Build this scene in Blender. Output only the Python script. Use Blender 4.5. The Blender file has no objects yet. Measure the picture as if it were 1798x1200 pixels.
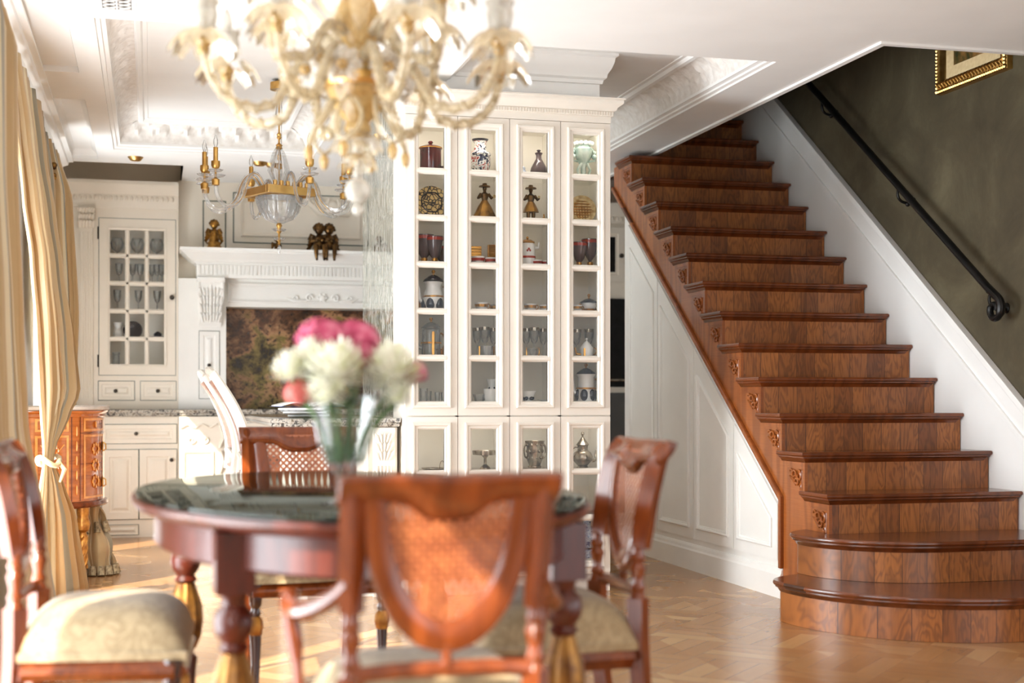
import bpy, bmesh, math, random
from mathutils import Vector, Matrix
R = math.radians
PI = math.pi
random.seed(7)
SC = bpy.context.scene
COL = SC.collection

# ---------------------------------------------------------------- camera
cam_d = bpy.data.cameras.new('camera')
cam = bpy.data.objects.new('camera', cam_d)
COL.objects.link(cam)
SC.camera = cam
FPX = 2467.0
YAW = math.atan(634 / FPX)
cam.location = (0, 0, 1.0)
cam.rotation_euler = (R(90), 0, -YAW)
cam_d.sensor_width = 36.0
cam_d.lens = FPX / 1798 * 36.0
cam_d.shift_y = 100 / 1798
cam_d.clip_start = 0.05
cam_d.clip_end = 200
cam_d.dof.use_dof = True
cam_d.dof.focus_distance = 7.2
cam_d.dof.aperture_fstop = 1.8
cam_d.dof.aperture_blades = 0
CT, ST = math.cos(YAW), math.sin(YAW)

# ---------------------------------------------------------------- light
vs = SC.view_settings
vs.view_transform = 'Standard'
vs.look = 'None'
vs.gamma = 1.0
vs.use_curve_mapping = False
vs.exposure = 0.98
wd = bpy.data.worlds.new('sky')
SC.world = wd
wd.use_nodes = True
wn = wd.node_tree.nodes
bg = wn['Background']
bg.inputs[0].default_value = (0.87, 0.94, 1.0, 1)
bg.inputs[1].default_value = 1.7
SUN_D = Vector((0.53, 0.585, -0.614)).normalized()
sun_d = bpy.data.lights.new('sun', 'SUN')
sun_d.energy = 10.5
sun_d.angle = R(0.6)
sun_d.color = (1.0, 0.90, 0.76)
sun = bpy.data.objects.new('sun', sun_d)
COL.objects.link(sun)
sun.location = (-6, -6, 8)
sun.rotation_euler = SUN_D.to_track_quat('-Z', 'Y').to_euler()
def daylight(x, y, z, sx, sy, rot, power, col=(0.90, 0.95, 1.0)):
    l = bpy.data.lights.new('window_daylight', 'AREA')
    l.shape = 'RECTANGLE'
    l.size, l.size_y = sx, sy
    l.energy = power
    l.color = col
    o = bpy.data.objects.new('window_daylight', l)
    COL.objects.link(o)
    o.location = (x, y, z)
    o.rotation_euler = rot          # tilted up a little: added window light, aimed to brighten the ceiling
for (ya, yb, z0, z1, pw_) in ((0.25, 1.30, 0.35, 2.42, 30), (1.45, 1.85, 0.35, 2.42, 12), (2.75, 4.25, 0.0, 2.2, 50), (5.70, 7.25, 0.0, 1.96, 85), (8.85, 9.45, 0.0, 2.2, 34)):
    daylight(-0.95, (ya + yb) / 2, (z0 + z1) / 2, z1 - z0, yb - ya, (0, R(-118), 0), pw_ * 1.05)
# small fill lights added to brighten the display cabinet contents, one under the top of every glazed column
for k in range(4):
    for z_, e_ in ((2.395, 0.22), (0.893, 0.10)):
        l = bpy.data.lights.new('cabinet_fill_light', 'AREA')
        l.shape = 'RECTANGLE'
        l.size, l.size_y, l.energy, l.color = 0.18, 0.03, e_, (1.0, 0.95, 0.87)
        o = bpy.data.objects.new('cabinet_fill_light', l)
        COL.objects.link(o)
        o.location = (1.2305 + 0.2704 * (k + 0.5), 7.0, z_)
        o.rotation_euler = (R(18), 0, 0)
SC.cycles.use_denoising = True
SC.cycles.max_bounces = 10
SC.cycles.diffuse_bounces = 6
SC.cycles.glossy_bounces = 5
SC.cycles.transmission_bounces = 8
SC.cycles.transparent_max_bounces = 24
SC.cycles.caustics_reflective = False
SC.cycles.caustics_refractive = False
SC.cycles.sample_clamp_indirect = 8


# ---------------------------------------------------------------- points seen at a pixel on a known plane of the room
def ratio(u): return (u - 899) / FPX
def at_y(u, v, Y):
    q = ratio(u)
    X = Y * (ST + q * CT) / (CT - q * ST)
    b = X * ST + Y * CT
    return Vector((X, Y, 1 - (v - 700) * b / FPX))
def at_x(u, v, X):
    q = ratio(u)
    Y = X * (CT - q * ST) / (ST + q * CT)
    b = X * ST + Y * CT
    return Vector((X, Y, 1 - (v - 700) * b / FPX))
def at_b(u, v, b):
    a = ratio(u) * b
    return Vector((a * CT + b * ST, -a * ST + b * CT, 1 - (v - 700) * b / FPX))
def at_z(u, v, z):
    return at_b(u, v, (1 - z) * FPX / (v - 700))


# ---------------------------------------------------------------- materials
MATS = {}
def srgb(r, g, b):
    f = lambda c: (c / 255 / 12.92) if c / 255 <= 0.04045 else ((c / 255 + 0.055) / 1.055) ** 2.4
    return (f(r), f(g), f(b), 1)
class NT:
    def __init__(s, name):
        s.m = bpy.data.materials.new(name)
        s.m.use_nodes = True
        s.t = s.m.node_tree
        s.n = s.t.nodes
        s.p = s.n['Principled BSDF']
        s.out = s.n['Material Output']
        MATS[name] = s.m
    def add(s, ty, **kw):
        n = s.n.new(ty)
        for k, v in kw.items():
            if k[:2] == 'i_':
                n.inputs[k[2:].replace('_', ' ')].default_value = v
            else:
                setattr(n, k, v)
        return n
    def link(s, a, b): s.t.links.new(a, b)
    def coord(s, scale=(1, 1, 1), rot=(0, 0, 0), kind='Object', loc=(0, 0, 0)):
        tc = s.add('ShaderNodeTexCoord')
        mp = s.add('ShaderNodeMapping')
        mp.inputs['Scale'].default_value = scale
        mp.inputs['Rotation'].default_value = rot
        mp.inputs['Location'].default_value = loc
        s.link(tc.outputs[kind], mp.inputs['Vector'])
        return mp.outputs[0]
    def noise(s, vec, scale, detail=4, rough=0.5, dist=0.0):
        n = s.add('ShaderNodeTexNoise')
        n.inputs['Scale'].default_value = scale
        n.inputs['Detail'].default_value = detail
        n.inputs['Roughness'].default_value = rough
        n.inputs['Distortion'].default_value = dist
        if vec is not None: s.link(vec, n.inputs['Vector'])
        return n.outputs['Fac']
    def ramp(s, fac, stops, interp='LINEAR'):
        r = s.add('ShaderNodeValToRGB')
        r.color_ramp.interpolation = interp
        e = r.color_ramp.elements
        while len(e) > 1: e.remove(e[-1])
        e[0].position, e[0].color = stops[0]
        for p, c in stops[1:]:
            q = e.new(p)
            q.color = c
        s.link(fac, r.inputs[0])
        return r.outputs[0]
    def mix(s, fac, a, b, mode='MIX'):
        m = s.add('ShaderNodeMix', data_type='RGBA', blend_type=mode)
        for k, v in ((0, fac), (6, a), (7, b)):
            if isinstance(v, (int, float, tuple)): m.inputs[k].default_value = v
            else: s.link(v, m.inputs[k])
        return m.outputs[2]
    def math(s, op, a, b=None, c=None):
        m = s.add('ShaderNodeMath', operation=op)
        for k, v in enumerate((a, b, c)):
            if v is None: continue
            if isinstance(v, (int, float)): m.inputs[k].default_value = v
            else: s.link(v, m.inputs[k])
        return m.outputs[0]
    def bump(s, h, strength=0.2, dist=0.01):
        b = s.add('ShaderNodeBump')
        b.inputs['Strength'].default_value = strength
        b.inputs['Distance'].default_value = dist
        s.link(h, b.inputs['Height'])
        s.link(b.outputs[0], s.p.inputs['Normal'])
    def base(s, c):
        if isinstance(c, tuple): s.p.inputs['Base Color'].default_value = c
        else: s.link(c, s.p.inputs['Base Color'])
    def fin(s, rough=0.5, metal=0.0, spec=0.5, coat=0.0):
        s.p.inputs['Roughness'].default_value = rough
        s.p.inputs['Metallic'].default_value = metal
        s.p.inputs['Specular IOR Level'].default_value = spec
        s.p.inputs['Coat Weight'].default_value = coat
        s.p.inputs['Coat Roughness'].default_value = 0.12
        return s.m
def pm(name, c1, c2=None, scale=8, rough=0.5, metal=0.0, spec=0.5, coat=0.0, bump=0.0, detail=4, lo=0.35, hi=0.65):
    t = NT(name)
    if c2 is None: c2 = tuple(min(1, x * 0.9) for x in c1[:3]) + (1,)
    n = t.noise(t.coord(), scale, detail)
    t.base(t.ramp(n, [(lo, c1), (hi, c2)]))
    if bump: t.bump(n, bump, 0.004)
    return t.fin(rough, metal, spec, coat)

M_ceil = pm('ceiling_paint', srgb(240, 240, 238), srgb(236, 236, 234), 3, 0.6, spec=0.2)
M_orn = pm('stucco_ornament', srgb(236, 234, 230), srgb(222, 218, 212), 30, 0.6, spec=0.2, bump=0.3)
M_cream = pm('cream_lacquer', srgb(232, 224, 210), srgb(226, 218, 203), 4, 0.35, spec=0.4)
M_cab = pm('ivory_lacquer', srgb(236, 230, 219), srgb(231, 225, 214), 4, 0.35, spec=0.4)
M_white = pm('white_lacquer', srgb(238, 238, 234), srgb(233, 233, 229), 4, 0.3, spec=0.4)
M_groove = pm('green_grey_groove', srgb(96, 108, 100), srgb(84, 96, 90), 6, 0.7)
M_inside = pm('cabinet_lining', srgb(250, 246, 238), srgb(246, 242, 232), 3, 0.6)
M_dark_in = pm('shadow_gap_plaster', srgb(226, 214, 196), srgb(216, 204, 186), 4, 0.8)
M_gold = pm('gilded_metal', srgb(216, 174, 104), srgb(186, 142, 76), 20, 0.34, 1.0)
M_brass = pm('satin_brass', srgb(218, 180, 116), srgb(202, 162, 98), 12, 0.36, 1.0)
M_tablegilt = pm('aged_gilt', srgb(150, 104, 42), srgb(86, 50, 20), 22, 0.35, 0.55, bump=0.3)
M_giltwood = pm('gilt_wood', srgb(206, 146, 66), srgb(150, 92, 34), 26, 0.38, 0.55, bump=0.3)
M_bronze = pm('bronze', srgb(120, 88, 48), srgb(62, 44, 26), 26, 0.35, 0.9, bump=0.3)
M_oldgold = pm('old_gold_patina', srgb(178, 132, 62), srgb(88, 60, 28), 22, 0.36, 0.85, bump=0.3)
M_silver = pm('tarnished_silver', srgb(196, 186, 170), srgb(120, 106, 90), 24, 0.25, 1.0, bump=0.2)
M_black_iron = pm('black_iron', srgb(34, 33, 32), srgb(24, 23, 22), 20, 0.38, 0.6)
M_knob = pm('pewter_knob', srgb(84, 76, 66), srgb(58, 52, 46), 30, 0.4, 0.7)
M_porc = pm('porcelain', srgb(238, 238, 236), srgb(228, 228, 226), 6, 0.15, spec=0.6)
M_maroon = pm('maroon_glass', srgb(96, 30, 32), srgb(64, 18, 22), 18, 0.12, spec=0.7)
M_smoke = pm('dark_smoked_glass', srgb(88, 72, 74), srgb(56, 46, 50), 14, 0.15, spec=0.7)
M_navy = pm('cobalt_black_glaze', srgb(34, 34, 50), srgb(18, 18, 30), 14, 0.12, spec=0.7)
M_leaf = pm('leaf_green', srgb(70, 104, 44), srgb(36, 66, 26), 24, 0.5)
M_stem = pm('stem_green', srgb(92, 122, 62), srgb(62, 92, 42), 30, 0.5)
M_paper = pm('paper', srgb(238, 238, 236), srgb(222, 222, 220), 14, 0.7)
M_fringe = pm('tassel_thread', srgb(190, 172, 138), srgb(120, 104, 78), 60, 0.9, bump=0.8)

def petal_mat(name, c1, c2, c3):
    t = NT(name)
    n = t.noise(t.coord(), 30, 3)
    t.base(t.ramp(n, [(0.3, c1), (0.5, c2), (0.7, c3)]))
    t.p.inputs['Subsurface Weight'].default_value = 0.0
    return t.fin(0.6, 0, 0.3)
M_petal_w = petal_mat('white_petals', srgb(232, 228, 208), srgb(238, 236, 222), srgb(208, 212, 150))
M_petal_p = petal_mat('pink_petals', srgb(160, 50, 80), srgb(188, 76, 106), srgb(214, 130, 150))
M_petal_r = petal_mat('coral_petals', srgb(190, 84, 80), srgb(206, 110, 100), srgb(220, 150, 136))

def pane_mat(name, tint, refl=1.0):
    t = NT(name)
    tr = t.add('ShaderNodeBsdfTransparent')
    tr.inputs[0].default_value = tint
    gl = t.add('ShaderNodeBsdfGlossy')
    gl.inputs['Roughness'].default_value = 0.03
    lw = t.add('ShaderNodeFresnel')
    lw.inputs[0].default_value = 1.45
    mx = t.add('ShaderNodeMixShader')
    t.link(t.math('MULTIPLY', lw.outputs[0], refl), mx.inputs[0])
    t.link(tr.outputs[0], mx.inputs[1])
    t.link(gl.outputs[0], mx.inputs[2])
    t.link(mx.outputs[0], t.out.inputs[0])
    return t.m
M_pane = pane_mat('pane_glass', (0.99, 0.99, 0.985, 1), 0.3)

def etched():
    t = NT('etched_glass')
    tr = t.add('ShaderNodeBsdfTransparent')
    tr.inputs[0].default_value = (0.90, 0.92, 0.90, 1)
    df = t.add('ShaderNodeBsdfPrincipled')
    df.inputs['Base Color'].default_value = (0.85, 0.83, 0.76, 1)
    df.inputs['Roughness'].default_value = 0.3
    n = t.noise(t.coord((6, 6, 1.6)), 3.2, 6, 0.65, 2.2)
    f = t.ramp(n, [(0.50, (0.07, 0.07, 0.07, 1)), (0.60, (0.6, 0.6, 0.6, 1)), (0.68, (0.2, 0.2, 0.2, 1))])
    mx = t.add('ShaderNodeMixShader')
    t.link(f, mx.inputs[0])
    t.link(tr.outputs[0], mx.inputs[1])
    t.link(df.outputs[0], mx.inputs[2])
    t.link(mx.outputs[0], t.out.inputs[0])
    return t.m
M_etched = etched()

def crystal(name, tint, frost, refl=0.8, w=0.25):
    # thin blown glass: sees through, bright edges, a little body colour
    t = NT(name)
    tr = t.add('ShaderNodeBsdfTransparent')
    tr.inputs[0].default_value = tint
    gl = t.add('ShaderNodeBsdfGlossy')
    gl.inputs['Roughness'].default_value = 0.08
    df = t.add('ShaderNodeBsdfDiffuse')
    df.inputs[0].default_value = frost
    tl = t.add('ShaderNodeBsdfTranslucent')
    tl.inputs[0].default_value = frost
    lw = t.add('ShaderNodeLayerWeight')
    lw.inputs[0].default_value = 0.35
    m0 = t.add('ShaderNodeMixShader')
    m0.inputs[0].default_value = 0.5
    t.link(df.outputs[0], m0.inputs[1])
    t.link(tl.outputs[0], m0.inputs[2])
    m1 = t.add('ShaderNodeMixShader')
    nz = t.noise(t.coord(), 40, 2)
    t.link(t.math('MULTIPLY_ADD', nz, w, t.math('MULTIPLY', lw.outputs['Facing'], w * 1.6)), m1.inputs[0])
    t.link(tr.outputs[0], m1.inputs[1])
    t.link(m0.outputs[0], m1.inputs[2])
    m2 = t.add('ShaderNodeMixShader')
    t.link(t.math('MULTIPLY', lw.outputs['Fresnel'], refl), m2.inputs[0])
    t.link(m1.outputs[0], m2.inputs[1])
    t.link(gl.outputs[0], m2.inputs[2])
    t.link(m2.outputs[0], t.out.inputs[0])
    return t.m
M_crystal = crystal('clear_crystal', (0.985, 0.99, 0.99, 1), (0.95, 0.95, 0.95, 1), w=0.22)
M_vaseglass = crystal('lead_crystal', (0.99, 0.995, 0.995, 1), (0.97, 0.97, 0.97, 1), refl=0.35, w=0.04)
M_amber = crystal('gold_leaf_glass', (0.985, 0.95, 0.87, 1), srgb(242, 222, 184), w=0.6)
M_amber_d = crystal('amber_glass', (0.96, 0.86, 0.64, 1), srgb(230, 192, 126), w=0.9)
M_milk = crystal('opal_glass', (0.96, 0.95, 0.92, 1), srgb(240, 234, 222), w=0.8)
M_pale = crystal('pale_grey_glass', (0.95, 0.965, 0.965, 1), srgb(220, 224, 224), w=0.3)

def plank_wood(name, cA, cB, cG, plank=0.105, axis='X', rough=0.28, grain=1.0, coat=0.35):
    t = NT(name)
    tc = t.add('ShaderNodeTexCoord')
    oi = t.add('ShaderNodeObjectInfo')
    sx = t.add('ShaderNodeSeparateXYZ')
    t.link(tc.outputs['Object'], sx.inputs[0])
    along, across = (sx.outputs['Z'], sx.outputs['X']) if axis == 'X' else (sx.outputs['X'], sx.outputs['Y'])
    if axis == 'Y': along, across = sx.outputs['Y'], sx.outputs['Z']
    sh = t.math('ADD', t.math('DIVIDE', across, plank), t.math('MULTIPLY', oi.outputs['Random'], 37.0))
    cell = t.math('FLOOR', sh)
    fr = t.math('FRACT', sh)
    wn_ = t.add('ShaderNodeTexWhiteNoise', noise_dimensions='1D')
    t.link(cell, wn_.inputs['W'])
    rnd = wn_.outputs['Value']
    cv = t.add('ShaderNodeCombineXYZ')
    t.link(t.math('MULTIPLY', t.math('SUBTRACT', fr, 0.5), 1.0), cv.inputs[0])
    t.link(t.math('MULTIPLY', along, 2.2), cv.inputs[1])
    t.link(t.math('ADD', t.math('MULTIPLY', rnd, 50.0), t.math('MULTIPLY', oi.outputs['Random'], 9.0)), cv.inputs[2])
    n = t.noise(cv.outputs[0], 1.3, 3, 0.55, 0.4)
    rings = t.math('SINE', t.math('MULTIPLY', n, 62.0 * grain))
    cv2 = t.add('ShaderNodeCombineXYZ')
    t.link(t.math('MULTIPLY', across, 160.0), cv2.inputs[0])
    t.link(t.math('MULTIPLY', along, 5.0), cv2.inputs[1])
    t.link(t.math('MULTIPLY', rnd, 20.0), cv2.inputs[2])
    fine = t.noise(cv2.outputs[0], 1.0, 3, 0.6)
    base = t.mix(rnd, cA, cB)
    g1 = t.math('MULTIPLY', t.math('MULTIPLY_ADD', rings, 0.5, 0.5), 0.58)
    c = t.mix(t.math('POWER', g1, 1.5), base, cG)
    c = t.mix(t.math('MULTIPLY', fine, 0.55), c, cG)
    edge = t.math('LESS_THAN', t.math('ABSOLUTE', t.math('SUBTRACT', fr, 0.5)), 0.488)
    c = t.mix(edge, cG, c)
    t.base(c)
    t.bump(fine, 0.12, 0.002)
    return t.fin(rough, 0, 0.5, coat)
M_riser = plank_wood('oak_riser_planks', srgb(190, 116, 54), srgb(140, 80, 36), srgb(62, 30, 12), rough=0.34, coat=0.12)
M_tread = plank_wood('oak_tread', srgb(132, 68, 30), srgb(108, 54, 24), srgb(58, 26, 11), 6.0, 'Z', 0.22)
M_string = plank_wood('oak_stringer', srgb(178, 102, 46), srgb(164, 90, 38), srgb(98, 48, 18), 5.0, 'Y', 0.25)

def varnish(name, cA, cB, rough=0.18, coat=0.6, sc=1.0):
    t = NT(name)
    n = t.noise(t.coord((14 * sc, 14 * sc, 2.2 * sc)), 2.0, 5, 0.6, 0.8)
    t.base(t.ramp(n, [(0.3, cA), (0.7, cB)]))
    return t.fin(rough, 0, 0.5, coat)
M_chair = varnish('cherry_varnish', srgb(128, 62, 24), srgb(84, 36, 13), coat=0.2)
M_table = varnish('mahogany_varnish', srgb(92, 36, 20), srgb(60, 22, 13), rough=0.3, coat=0.0)
M_darkw = varnish('walnut_varnish', srgb(70, 36, 24), srgb(44, 22, 16))

def glass_top():
    t = NT('black_green_glass_top')
    n = t.noise(t.coord(), 6, 4)
    t.base(t.ramp(n, [(0.3, srgb(22, 30, 26)), (0.7, srgb(34, 34, 28))]))
    t.fin(0.3, 0, 0.0, 0.0)
    gl = t.add('ShaderNodeBsdfGlossy')
    gl.inputs[0].default_value = (0.50, 0.53, 0.50, 1)
    gl.inputs['Roughness'].default_value = 0.01
    fr = t.add('ShaderNodeFresnel')
    fr.inputs[0].default_value = 1.5
    mx = t.add('ShaderNodeMixShader')
    t.link(fr.outputs[0], mx.inputs[0])
    t.link(t.p.outputs[0], mx.inputs[1])
    t.link(gl.outputs[0], mx.inputs[2])
    t.link(mx.outputs[0], t.out.inputs[0])
    return t.m
M_gtop = glass_top()

def cane():
    t = NT('woven_cane')
    v = t.coord((1, 1, 1), kind='UV')
    sx = t.add('ShaderNodeSeparateXYZ')
    t.link(v, sx.inputs[0])
    U, V = sx.outputs[0], sx.outputs[1]
    def strand(a, w):
        return t.math('LESS_THAN', t.math('ABSOLUTE', t.math('SUBTRACT', t.math('FRACT', a), 0.5)), w)
    k = 42.0
    s1 = strand(t.math('MULTIPLY', t.math('ADD', U, V), k), 0.26)
    s2 = strand(t.math('MULTIPLY', t.math('SUBTRACT', U, V), k), 0.26)
    s = t.math('MAXIMUM', s1, s2)
    n = t.noise(v, 30, 2)
    t.base(t.ramp(n, [(0.3, srgb(170, 100, 60)), (0.7, srgb(134, 72, 44))]))
    t.fin(0.4, 0, 0.5, 0.3)
    tr = t.add('ShaderNodeBsdfTransparent')
    mx = t.add('ShaderNodeMixShader')
    t.link(s, mx.inputs[0])
    t.link(tr.outputs[0], mx.inputs[1])
    t.link(t.p.outputs[0], mx.inputs[2])
    t.link(mx.outputs[0], t.out.inputs[0])
    return t.m
M_cane = cane()

def fabric(name, cA, cB, sc=18):
    t = NT(name)
    v = t.coord()
    n = t.noise(v, sc, 3, 0.5, 1.5)
    w = t.noise(v, 220, 2)
    t.base(t.ramp(n, [(0.42, cA), (0.52, cB), (0.62, cA)]))
    t.bump(w, 0.25, 0.002)
    t.p.inputs['Sheen Weight'].default_value = 0.3
    return t.fin(0.75, 0, 0.3)
M_damask = fabric('olive_gold_damask', srgb(168, 148, 114), srgb(144, 124, 92))
M_blush = fabric('blush_brown_damask', srgb(176, 136, 116), srgb(150, 108, 90))

def curtain_mat():
    t = NT('striped_silk')
    v = t.coord(kind='UV')
    sx = t.add('ShaderNodeSeparateXYZ')
    t.link(v, sx.inputs[0])
    u = t.math('FRACT', t.math('MULTIPLY', sx.outputs[0], 2.6))
    tan = srgb(204, 176, 130)
    tan2 = srgb(188, 158, 112)
    cream = srgb(236, 222, 188)
    grey = srgb(158, 154, 136)
    c = t.ramp(u, [(0.0, tan), (0.30, tan2), (0.36, cream), (0.39, tan), (0.46, cream), (0.49, grey), (0.66, grey), (0.69, cream), (0.74, tan2), (0.80, cream), (0.83, tan)], 'CONSTANT')
    n = t.noise(t.coord((60, 60, 3)), 1.5, 3)
    c = t.mix(t.math('MULTIPLY', n, 0.25), c, srgb(190, 168, 130))
    t.base(c)
    t.p.inputs['Sheen Weight'].default_value = 0.3
    t.fin(0.5, 0, 0.35)
    tl = t.add('ShaderNodeBsdfTranslucent')
    t.link(c, tl.inputs[0])
    mx = t.add('ShaderNodeMixShader')
    mx.inputs[0].default_value = 0.24
    t.link(t.p.outputs[0], mx.inputs[1])
    t.link(tl.outputs[0], mx.inputs[2])
    t.link(mx.outputs[0], t.out.inputs[0])
    return t.m
M_silk = curtain_mat()

def granite(name, stops, sc=26, rough=0.12):
    t = NT(name)
    v = t.coord()
    n = t.noise(v, sc, 8, 0.7, 0.6)
    t.base(t.ramp(n, stops))
    return t.fin(rough, 0, 0.5, 0.0)
M_granite = granite('speckled_granite', [(0.34, srgb(40, 40, 42)), (0.44, srgb(92, 88, 84)), (0.52, srgb(196, 190, 178)), (0.60, srgb(120, 108, 94)), (0.68, srgb(50, 50, 54))])
def brown_stone():
    t = NT('brown_fusion_granite')
    v = t.coord()
    n = t.noise(v, 3.2, 6, 0.6, 0.5)
    n2 = t.noise(v, 34, 5, 0.7, 0.4)
    c = t.ramp(n, [(0.36, srgb(26, 18, 14)), (0.45, srgb(96, 62, 40)), (0.53, srgb(176, 132, 94)), (0.60, srgb(128, 112, 60)), (0.68, srgb(34, 26, 20))])
    f = t.ramp(n2, [(0.36, (0, 0, 0, 1)), (0.50, (1, 1, 1, 1))])
    t.base(t.mix(f, srgb(34, 24, 18), c))
    return t.fin(0.16, 0, 0.5, 0.0)
M_brgran = brown_stone()
M_marble = granite('grey_marble', [(0.3, srgb(216, 208, 198)), (0.5, srgb(196, 188, 178)), (0.7, srgb(160, 150, 142))], 6)

def parquet():
    t = NT('oak_parquet')
    v = t.coord((1, 1, 1), (0, 0, R(45)))
    sx = t.add('ShaderNodeSeparateXYZ')
    t.link(v, sx.inputs[0])
    S = 0.36
    a = t.math('DIVIDE', sx.outputs[0], S)
    b = t.math('DIVIDE', sx.outputs[1], S)
    ca, cb = t.math('FLOOR', a), t.math('FLOOR', b)
    chk = t.math('MODULO', t.math('ABSOLUTE', t.math('ADD', ca, cb)), 2.0)
    fa, fb = t.math('FRACT', a), t.math('FRACT', b)
    def sel(p, q): return t.math('ADD', t.math('MULTIPLY', p, chk), t.math('MULTIPLY', q, t.math('SUBTRACT', 1.0, chk)))
    across = sel(fa, fb)
    dg = t.math('GREATER_THAN', t.math('ADD', fa, fb), 1.0)
    strip = t.math('FLOOR', t.math('MULTIPLY', across, 4.0))
    sf = t.math('FRACT', t.math('MULTIPLY', across, 4.0))
    cv = t.add('ShaderNodeCombineXYZ')
    t.link(t.math('ADD', ca, t.math('MULTIPLY', strip, 0.17)), cv.inputs[0])
    t.link(t.math('ADD', cb, t.math('MULTIPLY', dg, 0.31)), cv.inputs[1])
    w = t.add('ShaderNodeTexWhiteNoise', noise_dimensions='3D')
    t.link(cv.outputs[0], w.inputs['Vector'])
    rnd = w.outputs['Value']
    along = sel(sx.outputs[1], sx.outputs[0])
    cv2 = t.add('ShaderNodeCombineXYZ')
    t.link(t.math('MULTIPLY', across, 16.0), cv2.inputs[0])
    t.link(t.math('MULTIPLY', along, 3.0), cv2.inputs[1])
    t.link(t.math('MULTIPLY', rnd, 20.0), cv2.inputs[2])
    g = t.noise(cv2.outputs[0], 1.2, 4, 0.6, 0.6)
    c = t.ramp(rnd, [(0.0, srgb(164, 118, 74)), (0.5, srgb(174, 130, 84)), (0.85, srgb(182, 138, 92)), (1.0, srgb(202, 164, 114))])
    c = t.mix(t.math('MULTIPLY', g, 0.4), c, srgb(136, 94, 56))
    ln = t.math('LESS_THAN', t.math('ABSOLUTE', t.math('SUBTRACT', sf, 0.5)), 0.487)
    c = t.mix(ln, srgb(132, 92, 56), c)
    t.base(c)
    return t.fin(0.24, 0, 0.5, 0.15)
M_floor = parquet()

def olive():
    t = NT('olive_suede_plaster')
    v = t.coord()
    n = t.noise(v, 2.2, 8, 0.68, 0.5)
    n2 = t.noise(v, 30, 4, 0.6)
    c = t.ramp(n, [(0.3, srgb(66, 58, 44)), (0.5, srgb(82, 74, 56)), (0.72, srgb(106, 98, 76))])
    c = t.mix(t.math('MULTIPLY', n2, 0.3), c, srgb(70, 66, 52))
    t.base(c)
    t.bump(n2, 0.15, 0.003)
    return t.fin(0.55, 0, 0.3)
M_olive = olive()

def marquetry():
    t = NT('marquetry_veneer')
    v = t.coord()
    n = t.noise(t.coord((2, 2, 14)), 2.5, 4, 0.6, 1.0)
    c = t.ramp(n, [(0.3, srgb(150, 76, 28)), (0.7, srgb(196, 112, 46))])
    t.base(c)
    return t.fin(0.15, 0, 0.5, 0.7)
M_marq = marquetry()
M_inlay = pm('maple_inlay', srgb(236, 164, 80), srgb(214, 134, 58), 20, 0.15, coat=0.7)
M_inlay_d = pm('rosewood_inlay', srgb(110, 50, 22), srgb(84, 36, 16), 20, 0.15, coat=0.7)
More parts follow.
